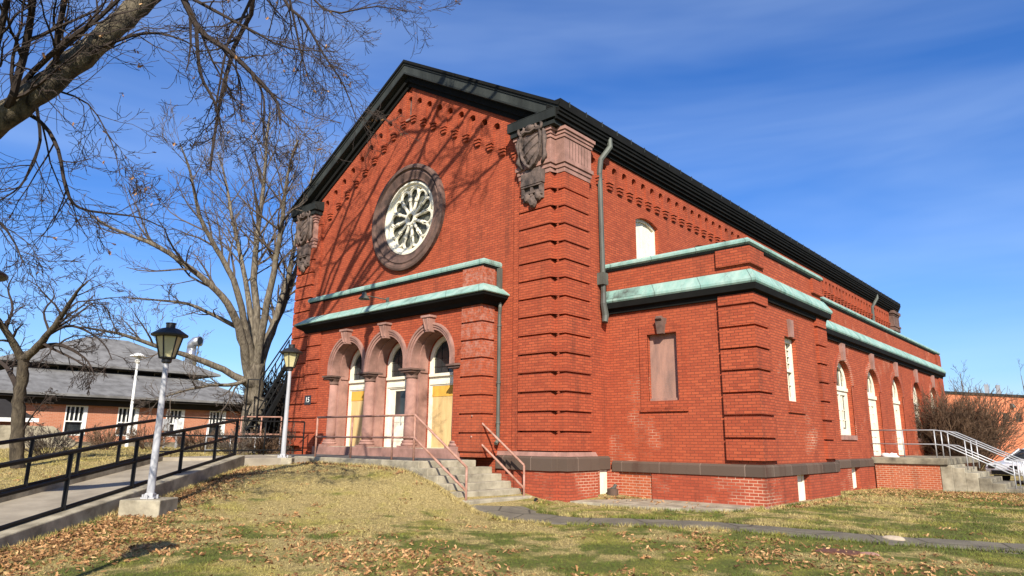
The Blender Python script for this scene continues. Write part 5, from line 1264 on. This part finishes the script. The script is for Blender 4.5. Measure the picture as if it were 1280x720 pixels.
bz = gz(bxp, byp); H = RNG.uniform(.010, .034, N) * (1 + .35 * np.sin(bxp * 1.3) * np.sin(byp * 1.7)); cl = np.sin(bxp * 7.1 + 2 * np.sin(byp * 3.3)) * np.sin(byp * 6.3 + 2 * np.sin(bxp * 2.9)) + .6 * np.sin(bxp * 17.3 + byp * 5.1) * np.sin(byp * 15.7 - bxp * 4.3)
H *= np.clip(rr / 14, .85, 1.6) * np.clip(1 + .75 * cl, .35, 2.2)
Wd = .0024 * np.clip(rr / 7, .8, 4); ya = RNG.uniform(0, 2 * PI, N); le = RNG.normal(0, 1, (N, 2)) * (H * 1.0)[:, None]
dx, dy = np.cos(ya) * Wd, np.sin(ya) * Wd
# longer tufts where the mower does not reach: kerb, steps, apron, wall bases, path edges
def along(poly, n, off):
    out = []
    for _ in range(n):
        i = random.randrange(len(poly) - 1); a, b = poly[i], poly[i + 1]; t = random.random()
        d = math.hypot(b[0] - a[0], b[1] - a[1]) or 1; nx, ny = (b[1] - a[1]) / d, -(b[0] - a[0]) / d; o = abs(random.gauss(0, off))
        out.append((a[0] + (b[0] - a[0]) * t + nx * o, a[1] + (b[1] - a[1]) * t + ny * o))
    return out
tl = along([rp(-2, .40), rp(RL, .40)], 2600, .07) + along([(-6.8, -2.65), (-.45, -2.65)], 1500, .06) + along([(4.55, 2.36), (4.55, 7.8)], 1300, .06) + along([(1.4, .2), (2.4, .3), (3.9, .7), (4.4, 1.75), (4.4, 2.3)], 1100, .05) + along([(3.7, 14.9), (8.0, 14.9)], 900, .08)
for q in range(len(PATH) - 2):
    for sgn in (1, -1):
        a, b = PATH[q], PATH[q + 1]; d = math.hypot(b[0] - a[0], b[1] - a[1]); nx, ny = (b[1] - a[1]) / d * sgn, -(b[0] - a[0]) / d * sgn; w = PW[q] / 2 - .05
        tl += along([(a[0] + nx * w, a[1] + ny * w), (b[0] + nx * w, b[1] + ny * w)], 420, .05)
tl = np.array(tl); tz = gz(tl[:, 0], tl[:, 1]); tm = len(tl); tr_ = np.hypot(tl[:, 0] - CAM[0], tl[:, 1] - CAM[1])
bxp = np.concatenate([bxp, tl[:, 0]]); byp = np.concatenate([byp, tl[:, 1]]); bz = np.concatenate([bz, tz + .01]); th_ = RNG.uniform(.03, .10, tm); H = np.concatenate([H, th_])
ta = RNG.uniform(0, 2 * PI, tm); tw = .003 * np.clip(tr_ / 7, .8, 3); dx = np.concatenate([dx, np.cos(ta) * tw]); dy = np.concatenate([dy, np.sin(ta) * tw]); le = np.concatenate([le, RNG.normal(0, .5, (tm, 2)) * th_[:, None]]); N += tm
V = np.empty((N, 3, 3)); V[:, 0] = np.stack([bxp - dx, byp - dy, bz - .004], 1); V[:, 1] = np.stack([bxp + dx, byp + dy, bz - .004], 1); V[:, 2] = np.stack([bxp + le[:, 0], byp + le[:, 1], bz + H], 1)
def fast_mesh(name, V, nper, mat):
    n = len(V); me = bpy.data.meshes.new(name); me.vertices.add(n * nper); me.vertices.foreach_set('co', V.reshape(-1).astype(np.float32))
    me.loops.add(n * nper); me.loops.foreach_set('vertex_index', np.arange(n * nper, dtype=np.int32)); me.polygons.add(n); me.polygons.foreach_set('loop_start', np.arange(n, dtype=np.int32) * nper)
    me.update(calc_edges=True); me.materials.append(MAT[mat]); o = bpy.data.objects.new(name, me); COL.objects.link(o); return o
tag(fast_mesh('grass', V, 3, 'grass'), 'short patchy winter grass, straw coloured and green, covering the lawns', 'grass', kind='stuff')
rs = random.Random(77); pts = []
def cloud(n, f):
    # fallen leaves drift into small heaps
    k_ = 0
    while k_ < n:
        c0 = f(); m = rs.choice((1, 1, 2, 4, 7, 12))
        for _ in range(m): pts.append((c0[0] + rs.gauss(0, .11) * (m > 1), c0[1] + rs.gauss(0, .11) * (m > 1)))
        k_ += m
def kerbpt():
    s = rs.uniform(-1, RL); o = .42 + abs(rs.gauss(0, .55)) * (1.5 - .9 * max(0, s) / RL); return rp(s, o)
cloud(4200, kerbpt)
cloud(2600, lambda: (rs.gauss(-.9, 1.1), rs.gauss(-10.0, .9)))
cloud(1900, lambda: (rs.gauss(3.4, 1.9), rs.gauss(-7.6, .75)))
cloud(1300, lambda: (rs.gauss(7.6, 1.6), rs.gauss(-3.3, .7)))
cloud(2800, lambda: (rs.uniform(4.0, 8.5), 14.8 - abs(rs.gauss(0, 2.8))))
cloud(250, lambda: (rs.gauss(6.0, .35), rs.gauss(14.6, .3)))
cloud(1700, lambda: (rs.uniform(-6, 12), rs.uniform(-9, 12)))
cloud(150, lambda: (rs.gauss(.4, .5), rs.gauss(1.9, .3))); cloud(120, lambda: (rs.uniform(.4, 4.2), rs.gauss(1.6, .5)))
cloud(200, lambda: (rs.gauss(-6.9, .5), rs.gauss(-2.85, .2))); cloud(400, lambda: (rs.gauss(-10, 2.5), rs.gauss(-9, 2)))
cloud(300, lambda: (rs.uniform(-6.8, -2.3), -2.66 - abs(rs.gauss(0, .12)))); cloud(260, lambda: (rs.uniform(4.6, 4.9), rs.uniform(2.5, 7.7))); cloud(160, lambda: (rs.gauss(6.2, .25), rs.gauss(14.75, .15)))
px_, py_ = np.array([p[0] for p in pts]), np.array([p[1] for p in pts]); ok = free(px_, py_, -.25, False); px_, py_ = px_[ok], py_[ok]; pz_ = gz(px_, py_)
onap = inpoly(px_, py_, ap)
mb = MB()
for x, y, z, a in zip(px_, py_, pz_, onap): leaf_mesh(mb, (x, y, (0.0 if a else z) + rs.uniform(.008, .035)), rs.uniform(.02, .049), rs, True)
tag(mb.build('fallen_leaves', 'leaf', recalc=False), 'dry brown oak leaves scattered over the lawn and heaped along the kerb', 'leaves', kind='stuff')
